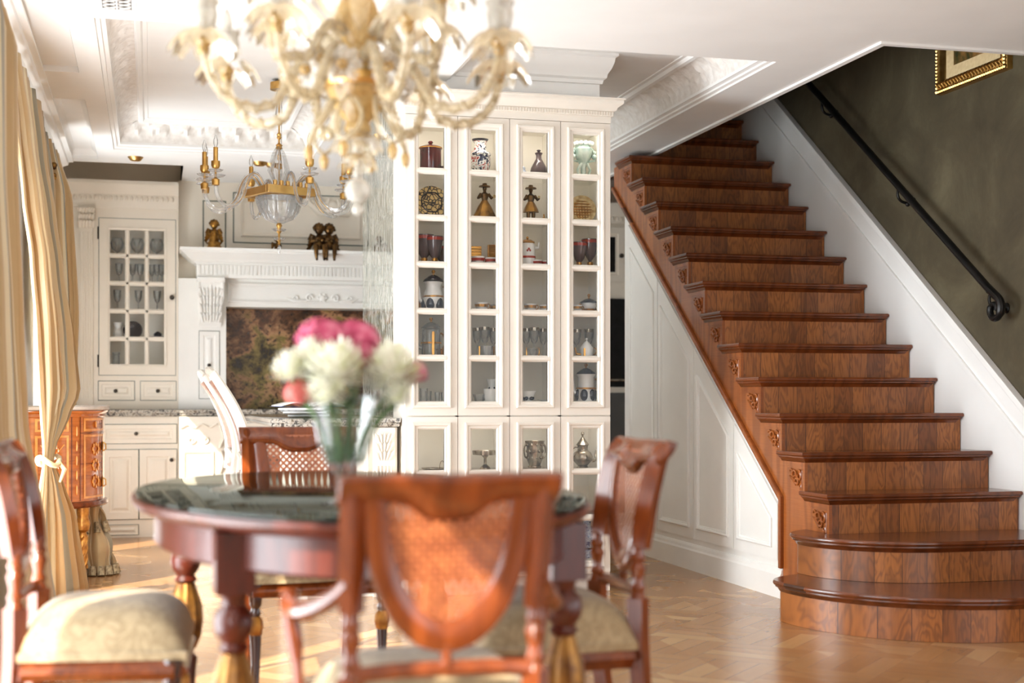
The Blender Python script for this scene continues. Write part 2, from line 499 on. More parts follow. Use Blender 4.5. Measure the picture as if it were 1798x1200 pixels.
# ---------------------------------------------------------------- mesh helpers
ID = Matrix.Identity(4)
def T(x, y, z): return Matrix.Translation((x, y, z))
def RX(a): return Matrix.Rotation(R(a), 4, 'X')
def RY(a): return Matrix.Rotation(R(a), 4, 'Y')
def RZ(a): return Matrix.Rotation(R(a), 4, 'Z')
class MB:
    def __init__(s):
        s.v = []; s.f = []; s.uv = {}
    def add(s, vs_, fs, M=None, uvs=None):
        o = len(s.v)
        s.v += [tuple(M @ Vector(p)) if M is not None else tuple(p) for p in vs_]
        for k, f in enumerate(fs):
            s.f.append([o + i for i in f])
            if uvs: s.uv[len(s.f) - 1] = [uvs[i] for i in f]
        return s
    def box(s, x0, x1, y0, y1, z0, z1, M=None):
        v = [(x, y, z) for z in (z0, z1) for y in (y0, y1) for x in (x0, x1)]
        return s.add(v, [(0, 2, 3, 1), (4, 5, 7, 6), (0, 1, 5, 4), (2, 6, 7, 3), (0, 4, 6, 2), (1, 3, 7, 5)], M)
    def prism(s, poly, d0, d1, fn):
        # poly in 2D, fn(u, v, d) -> 3D
        n = len(poly)
        v = [fn(a, b, d0) for a, b in poly] + [fn(a, b, d1) for a, b in poly]
        f = [tuple(range(n)), tuple(range(2 * n - 1, n - 1, -1))] + [(i, (i + 1) % n, n + (i + 1) % n, n + i) for i in range(n)]
        return s.add(v, f)
    def lathe(s, prof, M=None, seg=16, sx=1.0, sy=1.0, a0=0.0, a1=360.0, flute=None):
        full = abs(a1 - a0) >= 359.9
        m = seg if full else seg + 1
        v = []
        for r, z in prof:
            for k in range(m):
                a = R(a0 + (a1 - a0) * k / seg)
                rr = r * (1 + (flute[1] * math.cos(flute[0] * a) if flute else 0))
                v.append((rr * sx * math.cos(a), rr * sy * math.sin(a), z))
        f = []
        for i in range(len(prof) - 1):
            for k in range(seg):
                k2 = (k + 1) % m
                f.append((i * m + k, i * m + k2, (i + 1) * m + k2, (i + 1) * m + k))
        if full:
            if prof[0][0] > 1e-5: f.append(tuple(range(m - 1, -1, -1)))
            if prof[-1][0] > 1e-5: f.append(tuple((len(prof) - 1) * m + k for k in range(m)))
        return s.add(v, f, M)
    def tube(s, pts, rad, seg=8, M=None, flat=None, closed=False, ref=None):
        pts = [Vector(p) for p in pts]
        n = len(pts)
        rs = rad if isinstance(rad, (list, tuple)) else [rad] * n
        v = []
        up = Vector(ref) if ref else None
        last = None
        for i, p in enumerate(pts):
            if closed: d = pts[(i + 1) % n] - pts[i - 1]
            else: d = pts[min(i + 1, n - 1)] - pts[max(i - 1, 0)]
            if d.length < 1e-9: d = Vector((0, 0, 1))
            d.normalize()
            if up is not None:
                x = up - d * up.dot(d)
                if x.length < 1e-4: x = d.orthogonal()
            elif last is None:
                x = d.orthogonal()
            else:
                x = last - d * last.dot(d)
                if x.length < 1e-4: x = d.orthogonal()
            x.normalize()
            last = x
            y = d.cross(x)
            fx, fy = flat if flat else (1, 1)
            for k in range(seg):
                a = 2 * PI * (k + 0.5) / seg
                v.append(p + x * math.cos(a) * rs[i] * fx + y * math.sin(a) * rs[i] * fy)
        f = []
        m = n if closed else n - 1
        for i in range(m):
            j = (i + 1) % n
            for k in range(seg):
                f.append((i * seg + k, i * seg + (k + 1) % seg, j * seg + (k + 1) % seg, j * seg + k))
        if not closed:
            f.append(tuple(range(seg - 1, -1, -1)))
            f.append(tuple((n - 1) * seg + k for k in range(seg)))
        return s.add(v, f, M)
    def ball(s, c, r, seg=10, rings=6, sc=(1, 1, 1), M=None):
        v = [(c[0], c[1], c[2] - r * sc[2])]
        for i in range(1, rings):
            t = -PI / 2 + PI * i / rings
            for k in range(seg):
                a = 2 * PI * k / seg
                v.append((c[0] + r * sc[0] * math.cos(t) * math.cos(a), c[1] + r * sc[1] * math.cos(t) * math.sin(a), c[2] + r * sc[2] * math.sin(t)))
        v.append((c[0], c[1], c[2] + r * sc[2]))
        f = [(0, 1 + (k + 1) % seg, 1 + k) for k in range(seg)]
        for i in range(rings - 2):
            for k in range(seg):
                a, b = 1 + i * seg + k, 1 + i * seg + (k + 1) % seg
                f.append((a, b, b + seg, a + seg))
        e = len(v) - 1
        f += [(e, e - seg + k, e - seg + (k + 1) % seg) for k in range(seg)]
        return s.add(v, f, M)
    def surf(s, nu, nv, fn, M=None, uv=False):
        v, q = [], []
        for j in range(nv + 1):
            for i in range(nu + 1):
                v.append(fn(i / nu, j / nv)); q.append((i / nu, j / nv))
        f = [(j * (nu + 1) + i, j * (nu + 1) + i + 1, (j + 1) * (nu + 1) + i + 1, (j + 1) * (nu + 1) + i) for j in range(nv) for i in range(nu)]
        return s.add(v, f, M, q if uv else None)
    def ring(s, poly, prof, fn):
        # mitred moulding running round a polygon: prof = [(inset, height)], fn(u, v, h) -> 3D
        n = len(poly)
        ar = sum(poly[i][0] * poly[(i + 1) % n][1] - poly[(i + 1) % n][0] * poly[i][1] for i in range(n))
        sg = 1 if ar > 0 else -1
        def inset(d):
            out = []
            for i in range(n):
                p0, p1, p2 = (Vector(poly[i - 1]), Vector(poly[i]), Vector(poly[(i + 1) % n]))
                e1, e2 = (p1 - p0).normalized(), (p2 - p1).normalized()
                n1, n2 = Vector((-e1.y, e1.x)) * sg, Vector((-e2.y, e2.x)) * sg
                b = n1 + n2
                q = p1 + b * (d / max(0.15, 1 + n1.dot(n2)))
                out.append(q)
            return out
        v = []
        for d, h in prof:
            v += [fn(q.x, q.y, h) for q in inset(d)]
        f = [(i * n + k, i * n + (k + 1) % n, (i + 1) * n + (k + 1) % n, (i + 1) * n + k) for i in range(len(prof) - 1) for k in range(n)]
        return s.add(v, f)
    def build(s, name, mat, parent=None, smooth=35, bevel=0, solid=0, kind=None, label=None):
        me = bpy.data.meshes.new(name)
        me.from_pydata([tuple(p) for p in s.v], [], s.f)
        bm = bmesh.new()
        bm.from_mesh(me)
        if not s.uv: bmesh.ops.recalc_face_normals(bm, faces=bm.faces)
        if s.uv:
            lay = bm.loops.layers.uv.new('UVMap')
            bm.faces.ensure_lookup_table()
            for k, q in s.uv.items():
                for lp, c in zip(bm.faces[k].loops, q): lp[lay].uv = c
        bm.to_mesh(me)
        bm.free()
        me.materials.append(mat)
        if smooth:
            for p in me.polygons: p.use_smooth = True
            me.set_sharp_from_angle(angle=R(smooth))
        o = bpy.data.objects.new(name, me)
        COL.objects.link(o)
        if parent: o.parent = parent
        if bevel:
            b = o.modifiers.new('bevel', 'BEVEL'); b.width = bevel; b.segments = 2; b.limit_method = 'ANGLE'; b.angle_limit = R(40)
        if solid:
            m = o.modifiers.new('solid', 'SOLIDIFY'); m.thickness = solid; m.offset = 0
        if kind: o['kind'] = kind
        if label: o['label'] = label
        return o
def tag(o, label, cat, group=None):
    o['label'] = label; o['category'] = cat
    if group: o['group'] = group
    return o
def thing(name, label, cat, loc=(0, 0, 0), rz=0, group=None):
    o = bpy.data.objects.new(name, None)
    o.empty_display_size = 0.05
    COL.objects.link(o)
    o.location = loc
    o.rotation_euler = (0, 0, R(rz))
    return tag(o, label, cat, group)
def copy_tree(o, parent=None):
    c = o.copy()
    COL.objects.link(c)
    c.parent = parent
    for ch in list(o.children): copy_tree(ch, c)
    return c
def bez(p0, p1, p2, p3, n=12):
    p0, p1, p2, p3 = map(Vector, (p0, p1, p2, p3))
    return [p0 * (1 - t) ** 3 + p1 * 3 * t * (1 - t) ** 2 + p2 * 3 * t * t * (1 - t) + p3 * t ** 3 for t in [i / n for i in range(n + 1)]]
def scroll(cx, cy, r0, r1, a0, a1, n=16):
    return [(cx + (r0 + (r1 - r0) * i / n) * math.cos(R(a0 + (a1 - a0) * i / n)), cy + (r0 + (r1 - r0) * i / n) * math.sin(R(a0 + (a1 - a0) * i / n))) for i in range(n + 1)]
def FY(y0): return lambda u, v, h: (u, y0 - h, v)       # plane facing the camera side (-Y)
def FXm(x0): return lambda u, v, h: (x0 - h, u, v)      # plane facing -X
def FXp(x0): return lambda u, v, h: (x0 + h, u, v)      # plane facing +X
def FZd(z0): return lambda u, v, h: (u, v, z0 - h)      # plane facing down
def rect(u0, u1, v0, v1): return [(u0, v0), (u1, v0), (u1, v1), (u0, v1)]
BEAD = [(0, 0), (0.0, 0.010), (0.006, 0.014), (0.014, 0.010), (0.016, 0.004), (0.022, 0.003), (0.024, 0)]
def scaled(prof, k, kh=None): return [(a * k, b * (kh or k)) for a, b in prof]

# ---------------------------------------------------------------- the room
HC, HT = 2.62, 2.80                    # flat ceiling and tray ceiling
XW, XS, XR_ = -0.68, 3.05, 4.06        # window wall, wall under the stairs, stair side wall
YK = 10.95                             # kitchen back wall
fl = MB().box(-0.9, 8.0, -1.5, 12.5, -0.08, 0)
fl.build('floor', M_floor, kind='structure')

TX0, TX1, TY0, TY1 = -0.235, 2.915, 6.23, 9.50   # tray outline
BX0, BX1 = 1.05, 1.46                             # beam over the glass screen
OX, OY = 3.225, 5.77                              # stairwell opening
c = MB()
th_ = 0.16
def slab(x0, x1, y0, y1): c.box(x0, x1, y0, y1, HC, HC + th_)
slab(-0.9, 4.3, -1.5, OY)
slab(4.3, 8.0, -1.5, 6.0)
slab(TX0, OX, OY, TY0)
slab(-0.9, -0.53, OY, 10.02)
slab(-0.53, -0.345, OY, 5.9)
slab(-0.53, -0.345, 7.30, 7.95)
slab(-0.345, TX0, OY, 10.02)
slab(TX1, OX, TY0, 12.4)
slab(TX0, TX1, TY1, 10.02)
slab(0.22, TX1, 10.02, 12.4)
slab(-0.53, -0.345, 9.9, 10.02)
c.box(-0.9, 0.22, 10.02, 10.04, HC + 0.001, 2.96)
c.box(0.22, 0.24, 10.04, 11.2, HC + 0.001, 2.96)
c.build('ceiling', M_ceil, kind='structure', smooth=0)
c = MB()
c.box(-0.40, TX1 + 0.1, TY0 - 0.1, TY1 + 0.1, HT, HT + 0.05)
c.box(-0.529, -0.346, 5.901, 7.299, HC + 0.029, HC + 0.08)
c.box(-0.529, -0.346, 7.951, 9.899, HC + 0.059, HC + 0.1)
c.build('ceiling', M_ceil, kind='structure', smooth=0)
c = MB()
c.box(-0.9, 0.30, 10.0, 11.2, 2.95, 3.0)
c.build('ceiling', M_dark_in, kind='structure', smooth=0)
# beam soffit above the glass screen
MB().box(BX0, BX1, TY0 + 0.001, TY1 - 0.001, HC, HT).build('ceiling', M_ceil, kind='structure', smooth=0)

def band(m, x0, x1, y0, y1):
    R4 = rect(x0, x1, y0, y1)
    # stepped outer fillets inside the recess, then the cove, then the inner fillet
    m.ring(R4, [(0.0, 0.0), (0.0, -0.010), (0.020, -0.014), (0.020, -0.024), (0.042, -0.030), (0.042, -0.045)], FZd(HC))
    m.ring(R4, [(0.155, -0.165), (0.165, -0.150), (0.185, -0.155), (0.195, -0.172), (0.215, -0.174), (0.217, -0.181)], FZd(HC))
tm = MB(); band(tm, TX0 + 0.0008, BX0 - 0.0008, TY0 + 0.0008, TY1 - 0.0008)
tm.build('trim_1', M_ceil, kind='structure')
tm = MB(); band(tm, BX1 + 0.0008, TX1 - 0.0008, TY0 + 0.0008, TY1 - 0.0008)
tm.build('trim_2', M_ceil, kind='structure')
# carved leaf cove: relief modelled along each side of the tray
def cove(name, x0, x1, y0, y1):
    cv = MB()
    def side(p0, p1, inward):
        p0, p1, inward = Vector(p0), Vector(p1), Vector(inward)
        L = (p1 - p0).length
        d = (p1 - p0) / L
        nu = max(8, int(L / 0.022)); nv = 9
        def fn(a, b):
            s_ = a * L
            e0 = 0.042 + 0.118 * b
            m0 = min(s_, L - s_)
            ang = b * PI / 2
            ins = 0.042 + 0.118 * (1 - math.cos(ang)) * 1.0
            z = HC + 0.045 + 0.122 * math.sin(ang)
            w = math.sin(s_ * 2 * PI / 0.16)
            w2 = math.sin(s_ * 2 * PI / 0.08 + b * 5)
            w3 = math.sin(s_ * 2 * PI / 0.043 - b * 7)
            amp = math.sin(b * PI) * (0.010 * w * math.cos(b * 6) + 0.006 * w2 + 0.005 * w3)
            ins += amp * 0.7
            z -= amp
            q = p0 + d * max(ins, min(L - ins, s_)) + inward * ins
            return (q.x, q.y, z)
        cv.surf(nu, nv, fn)
    side((x0, y0, 0), (x0, y1, 0), (1, 0, 0))
    side((x1, y0, 0), (x1, y1, 0), (-1, 0, 0))
    side((x0, y1, 0), (x1, y1, 0), (0, -1, 0))
    side((x0, y0, 0), (x1, y0, 0), (0, 1, 0))
    cv.build(name, M_orn, kind='structure')
cove('trim_3', TX0, BX0, TY0, TY1)
cove('trim_4', BX1, TX1, TY0, TY1)
# recessed narrow panels and crown along the window wall
pn = MB()
pn.ring(rect(-0.529, -0.346, 5.901, 7.299), [(0, 0), (0.0, -0.03), (0.012, -0.031)], FZd(HC))
pn.ring(rect(-0.529, -0.346, 7.951, 9.899), [(0, 0), (0.0, -0.02), (0.02, -0.045), (0.04, -0.06)], FZd(HC))
pn.build('trim_5', M_ceil, kind='structure')
cr = MB()
cr.prism([(-0.68, 2.44), (-0.665, 2.44), (-0.66, 2.47), (-0.635, 2.50), (-0.60, 2.53), (-0.575, 2.575), (-0.545, 2.585), (-0.54, 2.605), (-0.51, 2.607), (-0.51, 2.622), (-0.68, 2.622)], -1.4, 10.0, lambda a, b, d: (a, d, b))
cr.build('trim_6', M_ceil, kind='structure')
# column rising through the tray above the display cabinet, with its crown
CX0, CX1, CY0, CY1 = 1.40, 2.285, 7.04, 7.42
cw = MB().box(CX0, CX1, CY0, CY1, 2.552, HT)
cw.box(CX0, CX1, 7.285, CY1, 0, 2.552)
cw.build('wall_centre', M_ceil, kind='structure', smooth=0)
cr = MB()
cr.ring(rect(CX0, CX1, CY0, CY1), [(0.0, -0.15), (-0.012, -0.148), (-0.016, -0.13), (-0.03, -0.12), (-0.034, -0.10), (-0.05, -0.075), (-0.062, -0.045), (-0.066, -0.02), (-0.08, -0.012), (-0.08, 0.0)], lambda u, v, h: (u, v, HT + h))
cr.build('trim_7', M_ceil, kind='structure')
# edge bead of the stairwell opening
eb = MB()
eb.box(OX - 0.02, OX + 0.012, OY + 0.012, 12.0, HC - 0.012, HC + 0.2)
eb.box(OX - 0.02, 8.0, OY - 0.02, OY + 0.012, HC - 0.012, HC + 0.2)
eb.build('trim_8', M_ceil, kind='structure', smooth=0)

# walls
WIN = [(0.25, 1.30, 0.35, 2.42), (1.45, 1.85, 0.35, 2.42), (2.75, 4.25, 0.0, 2.2), (5.70, 7.25, 0.0, 1.96), (8.85, 9.45, 0.0, 2.2)]
w = MB()
ys = [-1.5] + [q for a, b, _, _ in WIN for q in (a, b)] + [11.1]
for k in range(0, len(ys), 2): w.box(XW - 0.22, XW, ys[k], ys[k + 1], 0, HC + 0.4)
for a, b, z0, z1 in WIN:
    w.box(XW - 0.22, XW, a, b, z1, HC + 0.4)
    if z0 > 0: w.box(XW - 0.22, XW, a, b, 0, z0)
w.build('wall_left', M_ceil, kind='structure', smooth=0)
for k, (a, b, z0, z1) in enumerate(WIN):
    m = MB()
    e = 0.045
    m.box(XW - 0.17, XW - 0.10, a, a + e, z0, z1); m.box(XW - 0.17, XW - 0.10, b - e, b, z0, z1)
    m.box(XW - 0.17, XW - 0.10, a + e, b - e, z0, z0 + 0.06); m.box(XW - 0.17, XW - 0.10, a + e, b - e, z1 - e, z1)
    c_ = (a + b) / 2
    if b - a > 0.9: m.box(XW - 0.17, XW - 0.10, c_ - 0.035, c_ + 0.035, z0 + 0.06, z1 - e)
    wo = m.build('window_%d' % (k + 1), M_white, kind='structure', smooth=0, bevel=0.004)
    MB().box(XW - 0.137, XW - 0.133, a + e, b - e, z0 + 0.06, z1 - e).build('window_pane', M_pane, wo, smooth=0)
w = MB()
w.box(-0.9, 2.2, -1.7, -1.5, 0, HC + 0.16)
w.box(2.2, 8.0, -1.7, -1.5, 2.3, HC + 0.16)
w.build('wall_front_blocker', M_ceil, kind='structure', smooth=0)  # unseen wall behind the camera, added half open to keep skylight off the foreground
MB().box(-0.9, 8.0, YK + 0.05, YK + 0.25, 0, 3.0).build('wall_back', M_dark_in, kind='structure', smooth=0)
# stair side wall: olive plaster up the whole stairwell
w = MB()
w.box(XR_ + 0.012, XR_ + 0.2, 3.6, 12.0, 0, 5.2)
w.build('wall_right', M_olive, kind='structure', smooth=0)
w = MB()
w.box(OX - 0.16, OX, OY, 12.0, HC + th_, 5.2)
w.box(OX - 0.16, XR_ + 0.2, OY - 0.16, OY, HC + th_, 5.2)
w.box(OX, XR_ + 0.2, 11.6, 11.8, 2.9, 5.2)
w.build('wall_stairwell', M_ceil, kind='structure', smooth=0)
MB().box(OX - 0.16, XR_ + 0.2, OY - 0.16, 11.8, 5.2, 5.3).build('ceiling', M_ceil, kind='structure', smooth=0)

# ---------------------------------------------------------------- staircase
RS, TR, SY0 = 0.185, 0.2517, 5.16
XL, XRt = 3.02, 4.045
NST = 16
def ynose(k): return SY0 + k * TR
st = thing('staircase', 'red-brown oak staircase with two rounded bottom steps rising beside the olive wall', 'staircase', (XL + 0.5, 5.2, 0))
SO = Vector((XL + 0.5, 5.2, 0))
def sb(m, name, mat, **k):
    o = m.build(name, mat, st, **k)
    o.location = -SO
    return o
NOSE = [(0.004, 0.0), (0.0, -0.006), (0.0, -0.014), (0.004, -0.020), (0.010, -0.022), (0.010, -0.028), (0.014, -0.030), (0.022, -0.036), (0.028, -0.046), (0.031, -0.050)]
# rounded step outline (left end bulges over the floor), returned as a closed polygon
def curtail(yf, xl, yb, rx, ry, off):
    pts = []
    n = 22
    x0 = xl + rx
    for i in range(n + 1):
        a = PI / 2 + PI / 2 * i / n          # from the back left to the tip, then round to the front
        pts.append((x0 + (rx - off) * math.cos(a), yb + (0.5 * ry - off) * math.sin(a) if False else yb - 0.0 + (0.30 - off) * math.sin(a)))
    for i in range(1, n + 1):
        a = PI + PI / 2 * i / n
        pts.append((x0 + (rx - off) * math.cos(a), yb + (yb - yf - off) * math.sin(a)))
    pts.append((4.045, yf + off))
    pts.append((4.045, yb + 0.30 - off))
    return pts
for k, (yf, xl, yb, rx) in ((1, (5.03, 2.70, 5.78, 0.72)), (2, (5.50, 2.885, 5.98, 0.50))):
    z = RS * k
    body = curtail(yf, xl, yb, rx, 0, 0.035)
    m = MB()
    m.prism(body, z - RS + 0.001, z - 0.03, lambda a, b, d: (a, b, d))
    sb(m, 'riser', M_riser, smooth=30)
    m = MB()
    prof = [(q - 0.0, h) for q, h in NOSE]
    rings = [[(p[0], p[1], z + h) for p in curtail(yf, xl, yb, rx, 0, q)] for q, h in prof]
    n = len(rings[0])
    v = [p for r_ in rings for p in r_]
    f = [(i * n + a, i * n + (a + 1) % n, (i + 1) * n + (a + 1) % n, (i + 1) * n + a) for i in range(len(rings) - 1) for a in range(n)]
    f.append(tuple(range(n)))
    m.add(v, f)
    sb(m, 'tread', M_tread, smooth=50)
for k in range(3, NST + 1):
    z, y = RS * k, ynose(k)
    m = MB()
    m.box((XL if k < 15 else OX + 0.02) + 0.031, XRt, y + 0.031, y + 0.05, z - RS, z - 0.02)
    if k > 2: sb(m, 'riser', M_riser, smooth=0)
    # tread with moulded nosing returned on both ends
    m = MB()
    yb = y + TR + 0.04
    xl, xr = (XL if k < 15 else OX + 0.02), XRt - 0.008
    v, n = [], 4
    for q, h in NOSE:
        v += [(xl + q, yb, z + h), (xl + q, y + q, z + h), (xr + 0.012 - q, y + q, z + h), (xr + 0.012 - q, yb, z + h)]
    f = [(i * n + a, i * n + a + 1, (i + 1) * n + a + 1, (i + 1) * n + a) for i in range(len(NOSE) - 1) for a in range(3)]
    f.append((0, 1, 2, 3))
    m.add(v, f)
    sb(m, 'tread', M_tread, smooth=50)
# cut stringer (left face)
YB0, ZB0 = 6.47, 0.45
sl = RS / TR
OFF = 0.49
poly = [(YB0, 0.0), (YB0, sl * (YB0 - SY0) - OFF)]
ytop = 9.10
poly.append((ytop, sl * (ytop - SY0) - OFF))
poly.append((ytop, RS * 14 - 0.02))
for k in range(14, 2, -1):
    y = ynose(k) + 0.05
    z = RS * k
    if k < 14: poly.append((y + TR, z - 0.02))
    poly.append((y, z - 0.02))
    poly.append((y, z - RS - 0.02))
poly = poly + [(5.90, 0.35), (5.90, 0.0)]
m = MB().prism(poly, 0, 0.05, lambda a, b, d: (XL + 0.036 + d, a, b))
sb(m, 'stringer', M_string, smooth=0)
m = MB()
e0, e1 = (YB0, ZB0 + 0.0), (ytop, sl * (ytop - SY0) - OFF)
m.prism([(YB0 - 0.02, 0.15), (YB0 + 0.006, 0.15), (YB0 + 0.006, sl * (YB0 - SY0) - OFF + 0.02), (ytop, e1[1] + 0.008), (ytop, e1[1] + 0.038), (YB0 - 0.02, sl * (YB0 - SY0) - OFF + 0.038)], 0, 0.022, lambda a, b, d: (XL + 0.038 - d, a, b))
sb(m, 'stringer_bead', M_string, smooth=0, bevel=0.005)
# bright corner pilaster strip and scroll carved bracket under every tread return
for k in range(3, 15):
    z, y = RS * k, ynose(k)
    m = MB()
    m.box(XL + 0.026, XL + 0.042, y + 0.030, y + 0.052, z - RS, z - 0.05)
    m.box(XL + 0.028, XL + 0.040, y + 0.05, y + TR - 0.01, z - 0.070, z - 0.05)
    m.box(XL + 0.031, XL + 0.040, y + 0.05, y + TR - 0.02, z - 0.080, z - 0.072)
    def F(a, b, t=0.0): return (XL + 0.030 - t, y + 0.062 + a * 1.15, z - 0.084 + b * 1.12)
    for cx, cy, r0, r1, a0, a1 in ((0.035, -0.030, 0.028, 0.006, 60, 420), (0.080, -0.026, 0.024, 0.005, 200, -160), (0.052, -0.058, 0.020, 0.005, 0, 380), (0.105, -0.012, 0.012, 0.004, 0, 300), (0.018, -0.076, 0.014, 0.004, 90, 420)):
        pts = [F(a, b) for a, b in scroll(cx, cy, r0, r1, a0, a1, 14)]
        m.tube(pts, 0.0058, 5)
    m.tube([F(0.002, -0.004), F(0.0, -0.04), F(0.004, -0.088)], 0.005, 5)
    m.tube([F(0.06, -0.07), F(0.085, -0.05), F(0.12, -0.03)], [0.006, 0.008, 0.003], 5)
    sb(m, 'carved_bracket', M_string, smooth=40)

# white skirt board climbing with the stair against the olive wall
def pt(y, o): return (y, sl * (y - SY0) + o)
m = MB()
m.prism([(4.0, 0), (11.9, 0), pt(11.9, 0.42), pt(5.4, 0.42), pt(4.0, 0.42)][0:0] + [(3.6, 0.0), (11.9, 0.0), pt(11.9, 0.40), pt(4.55, 0.40), (3.6, 0.0 + 0.0)], 0, 0.02, lambda a, b, d: (XR_ - 0.008 + d, a, b))
m.prism([pt(4.6, 0.385), pt(11.9, 0.385), pt(11.9, 0.425), pt(4.6, 0.425)], 0, 0.04, lambda a, b, d: (XR_ - 0.028 + d, a, b))
m.prism([pt(4.6, 0.375), pt(11.9, 0.375), pt(11.9, 0.405), pt(4.6, 0.405)], 0, 0.03, lambda a, b, d: (XR_ - 0.020 + d, a, b))
m.prism([pt(4.6, 0.235), pt(11.9, 0.235), pt(11.9, 0.265), pt(4.6, 0.265)], 0, 0.03, lambda a, b, d: (XR_ - 0.022 + d, a, b))
m.prism([pt(4.6, 0.215), pt(11.9, 0.215), pt(11.9, 0.24), pt(4.6, 0.24)], 0, 0.03, lambda a, b, d: (XR_ - 0.014 + d, a, b))
m.build('trim_9', M_ceil, kind='structure', smooth=0, bevel=0.003)

# handrail
hr = thing('handrail', 'black iron handrail running up the olive wall, curling at its lower end', 'handrail', (3.98, 6.0, 1.45))
HO = Vector((3.98, 6.0, 1.45))
def hz(y): return 1.470 + 0.7347 * (y - 6.0)
pts = [(3.98, 11.4, hz(11.4)), (3.98, 6.08, hz(6.08)), (3.98, 6.02, hz(6.02) - 0.01)]
for a, b in scroll(6.035, 1.440, 0.050, 0.016, 200, 520, 22): pts.append((3.98, a, b))
m = MB().tube(pts[:2] , 0.021, 12)
o = m.build('rail', M_black_iron, hr); o.location = -HO
cpts = [Vector((3.98, 6.10, hz(6.10)))] + [Vector((3.98, a, b)) for a, b in scroll(6.045, 1.435, 0.062, 0.014, 115, 560, 30)]
m = MB().tube(cpts, [0.021] * 8 + [0.017] * 12 + [0.012] * (len(cpts) - 20), 10)
o = m.build('scroll_end', M_black_iron, hr); o.location = -HO
for y in (7.85, 6.95, 6.08, 9.0, 10.1):
    z = hz(y)
    m = MB()
    m.tube(bez((4.07, y, z - 0.085), (3.99, y, z - 0.11), (3.96, y, z - 0.06), (3.98, y, z - 0.015), 10), 0.008, 8)
    m.lathe([(0.0, 0), (0.026, 0.0), (0.026, 0.006), (0.012, 0.012)], T(4.072, y, z - 0.085) @ RY(-90), 14)
    m.ball((4.035, y, z - 0.098), 0.014)
    o = m.build('wall_bracket', M_black_iron, hr); o.location = -HO

# painting in carved gilt frame
pc = thing('framed_painting', 'landscape painting in a wide carved gilt frame high on the olive wall', 'painting', (XR_, 6.345, 2.61))
PO = Vector((XR_, 6.345, 2.61))
m = MB()
P4 = rect(6.03, 6.66, 2.61, 3.42)
m.ring(P4, [(0, 0), (0.0, 0.03), (0.012, 0.042), (0.03, 0.046), (0.045, 0.036), (0.06, 0.03), (0.07, 0.018)], FXm(XR_ + 0.012))
for i in range(34):
    for (a, b) in ((6.04 + i * 0.0185, 2.622), (6.04 + i * 0.0185, 3.408)): m.ball((XR_ - 0.026, a, b), 0.012, 6, 4)
for i in range(44):
    for a in (6.042, 6.648): m.ball((XR_ - 0.026, a, 2.625 + i * 0.018), 0.012, 6, 4)
for i in range(22):
    m.tube([(XR_ - 0.032, 6.055 + i * 0.027, 2.634), (XR_ - 0.04, 6.065 + i * 0.027, 2.652), (XR_ - 0.028, 6.058 + i * 0.027, 2.668)], 0.006, 5)
o = m.build('gilt_frame', M_gold, pc); o.location = -PO
m = MB(); m.ring(P4, [(0.07, 0.020), (0.13, 0.014), (0.131, 0.006)], FXm(XR_ + 0.012))
o = m.build('linen_mount', pm('linen_mount', srgb(232, 208, 160), srgb(220, 194, 146), 40, 0.7), pc); o.location = -PO
m = MB(); m.box(XR_ - 0.001, XR_ + 0.008, 6.15, 6.54, 2.73, 3.30)
t = NT('oil_landscape')
n = t.noise(t.coord((1, 3, 3)), 2.6, 5, 0.6, 0.6)
t.base(t.ramp(n, [(0.3, srgb(30, 40, 50)), (0.42, srgb(60, 62, 34)), (0.55, srgb(150, 110, 60)), (0.65, srgb(70, 90, 120)), (0.75, srgb(40, 46, 30))]))
t.fin(0.3)
o = m.build('canvas', t.m, pc, smooth=0); o.location = -PO

# ---------------------------------------------------------------- panelled cupboard under the stair
cu = thing('under_stair_cupboard', 'white panelled cupboard front following the slope beneath the oak stair', 'cupboard', (XS + 0.02, 6.47, 0))
CO = Vector((XS + 0.02, 6.47, 0))
def zt(y, o=0.0): return sl * (y - SY0) - OFF + 0.02 - o
YE = 8.86
m = MB().prism([(YB0, 0), (YE, 0), (YE, zt(YE)), (YB0, zt(YB0))], 0, 0.04, lambda a, b, d: (XS + 0.012 + d, a, b))
m.box(XS + 0.012, XS + 0.35, YE - 0.001, YE + 0.03, 0, zt(YE))
o = m.build('carcass', M_white, cu, smooth=0); o.location = -CO
seams = [6.505, 7.057, 7.634, 8.235, 8.80]
for a, b in zip(seams, seams[1:]):
    g = 0.006
    y0, y1, z0 = a + g, b - g, 0.185
    zz0, zz1 = zt(y0, 0.055), zt(y1, 0.055)
    P = [(y0, z0), (y1, z0), (y1, zz1), (y0, zz0)]
    m = MB().prism(P, 0, 0.012, lambda p, q, d: (XS + 0.012 - d, p, q))
    k = 0.055
    Q = [(y0 + k, z0 + 0.06), (y1 - k, z0 + 0.06), (y1 - k, zt(y1 - k, 0.17)), (y0 + k, zt(y0 + k, 0.17))]
    if Q[3][1] - Q[0][1] > 0.02:
        m.ring(Q, scaled(BEAD, 1.1, 1.0), FXm(XS))
    d = m.build('panel_door', M_white, cu, smooth=30); d.location = -CO
m = MB()
m.prism([(0, 0), (0.022, 0), (0.022, 0.115), (0.016, 0.125), (0.014, 0.140), (0.006, 0.150), (0, 0.152)], YB0 - 0.015, YE + 0.03, lambda a, b, d: (XS + 0.012 - a, d, b))
o = m.build('baseboard', M_white, cu, smooth=0); o.location = -CO
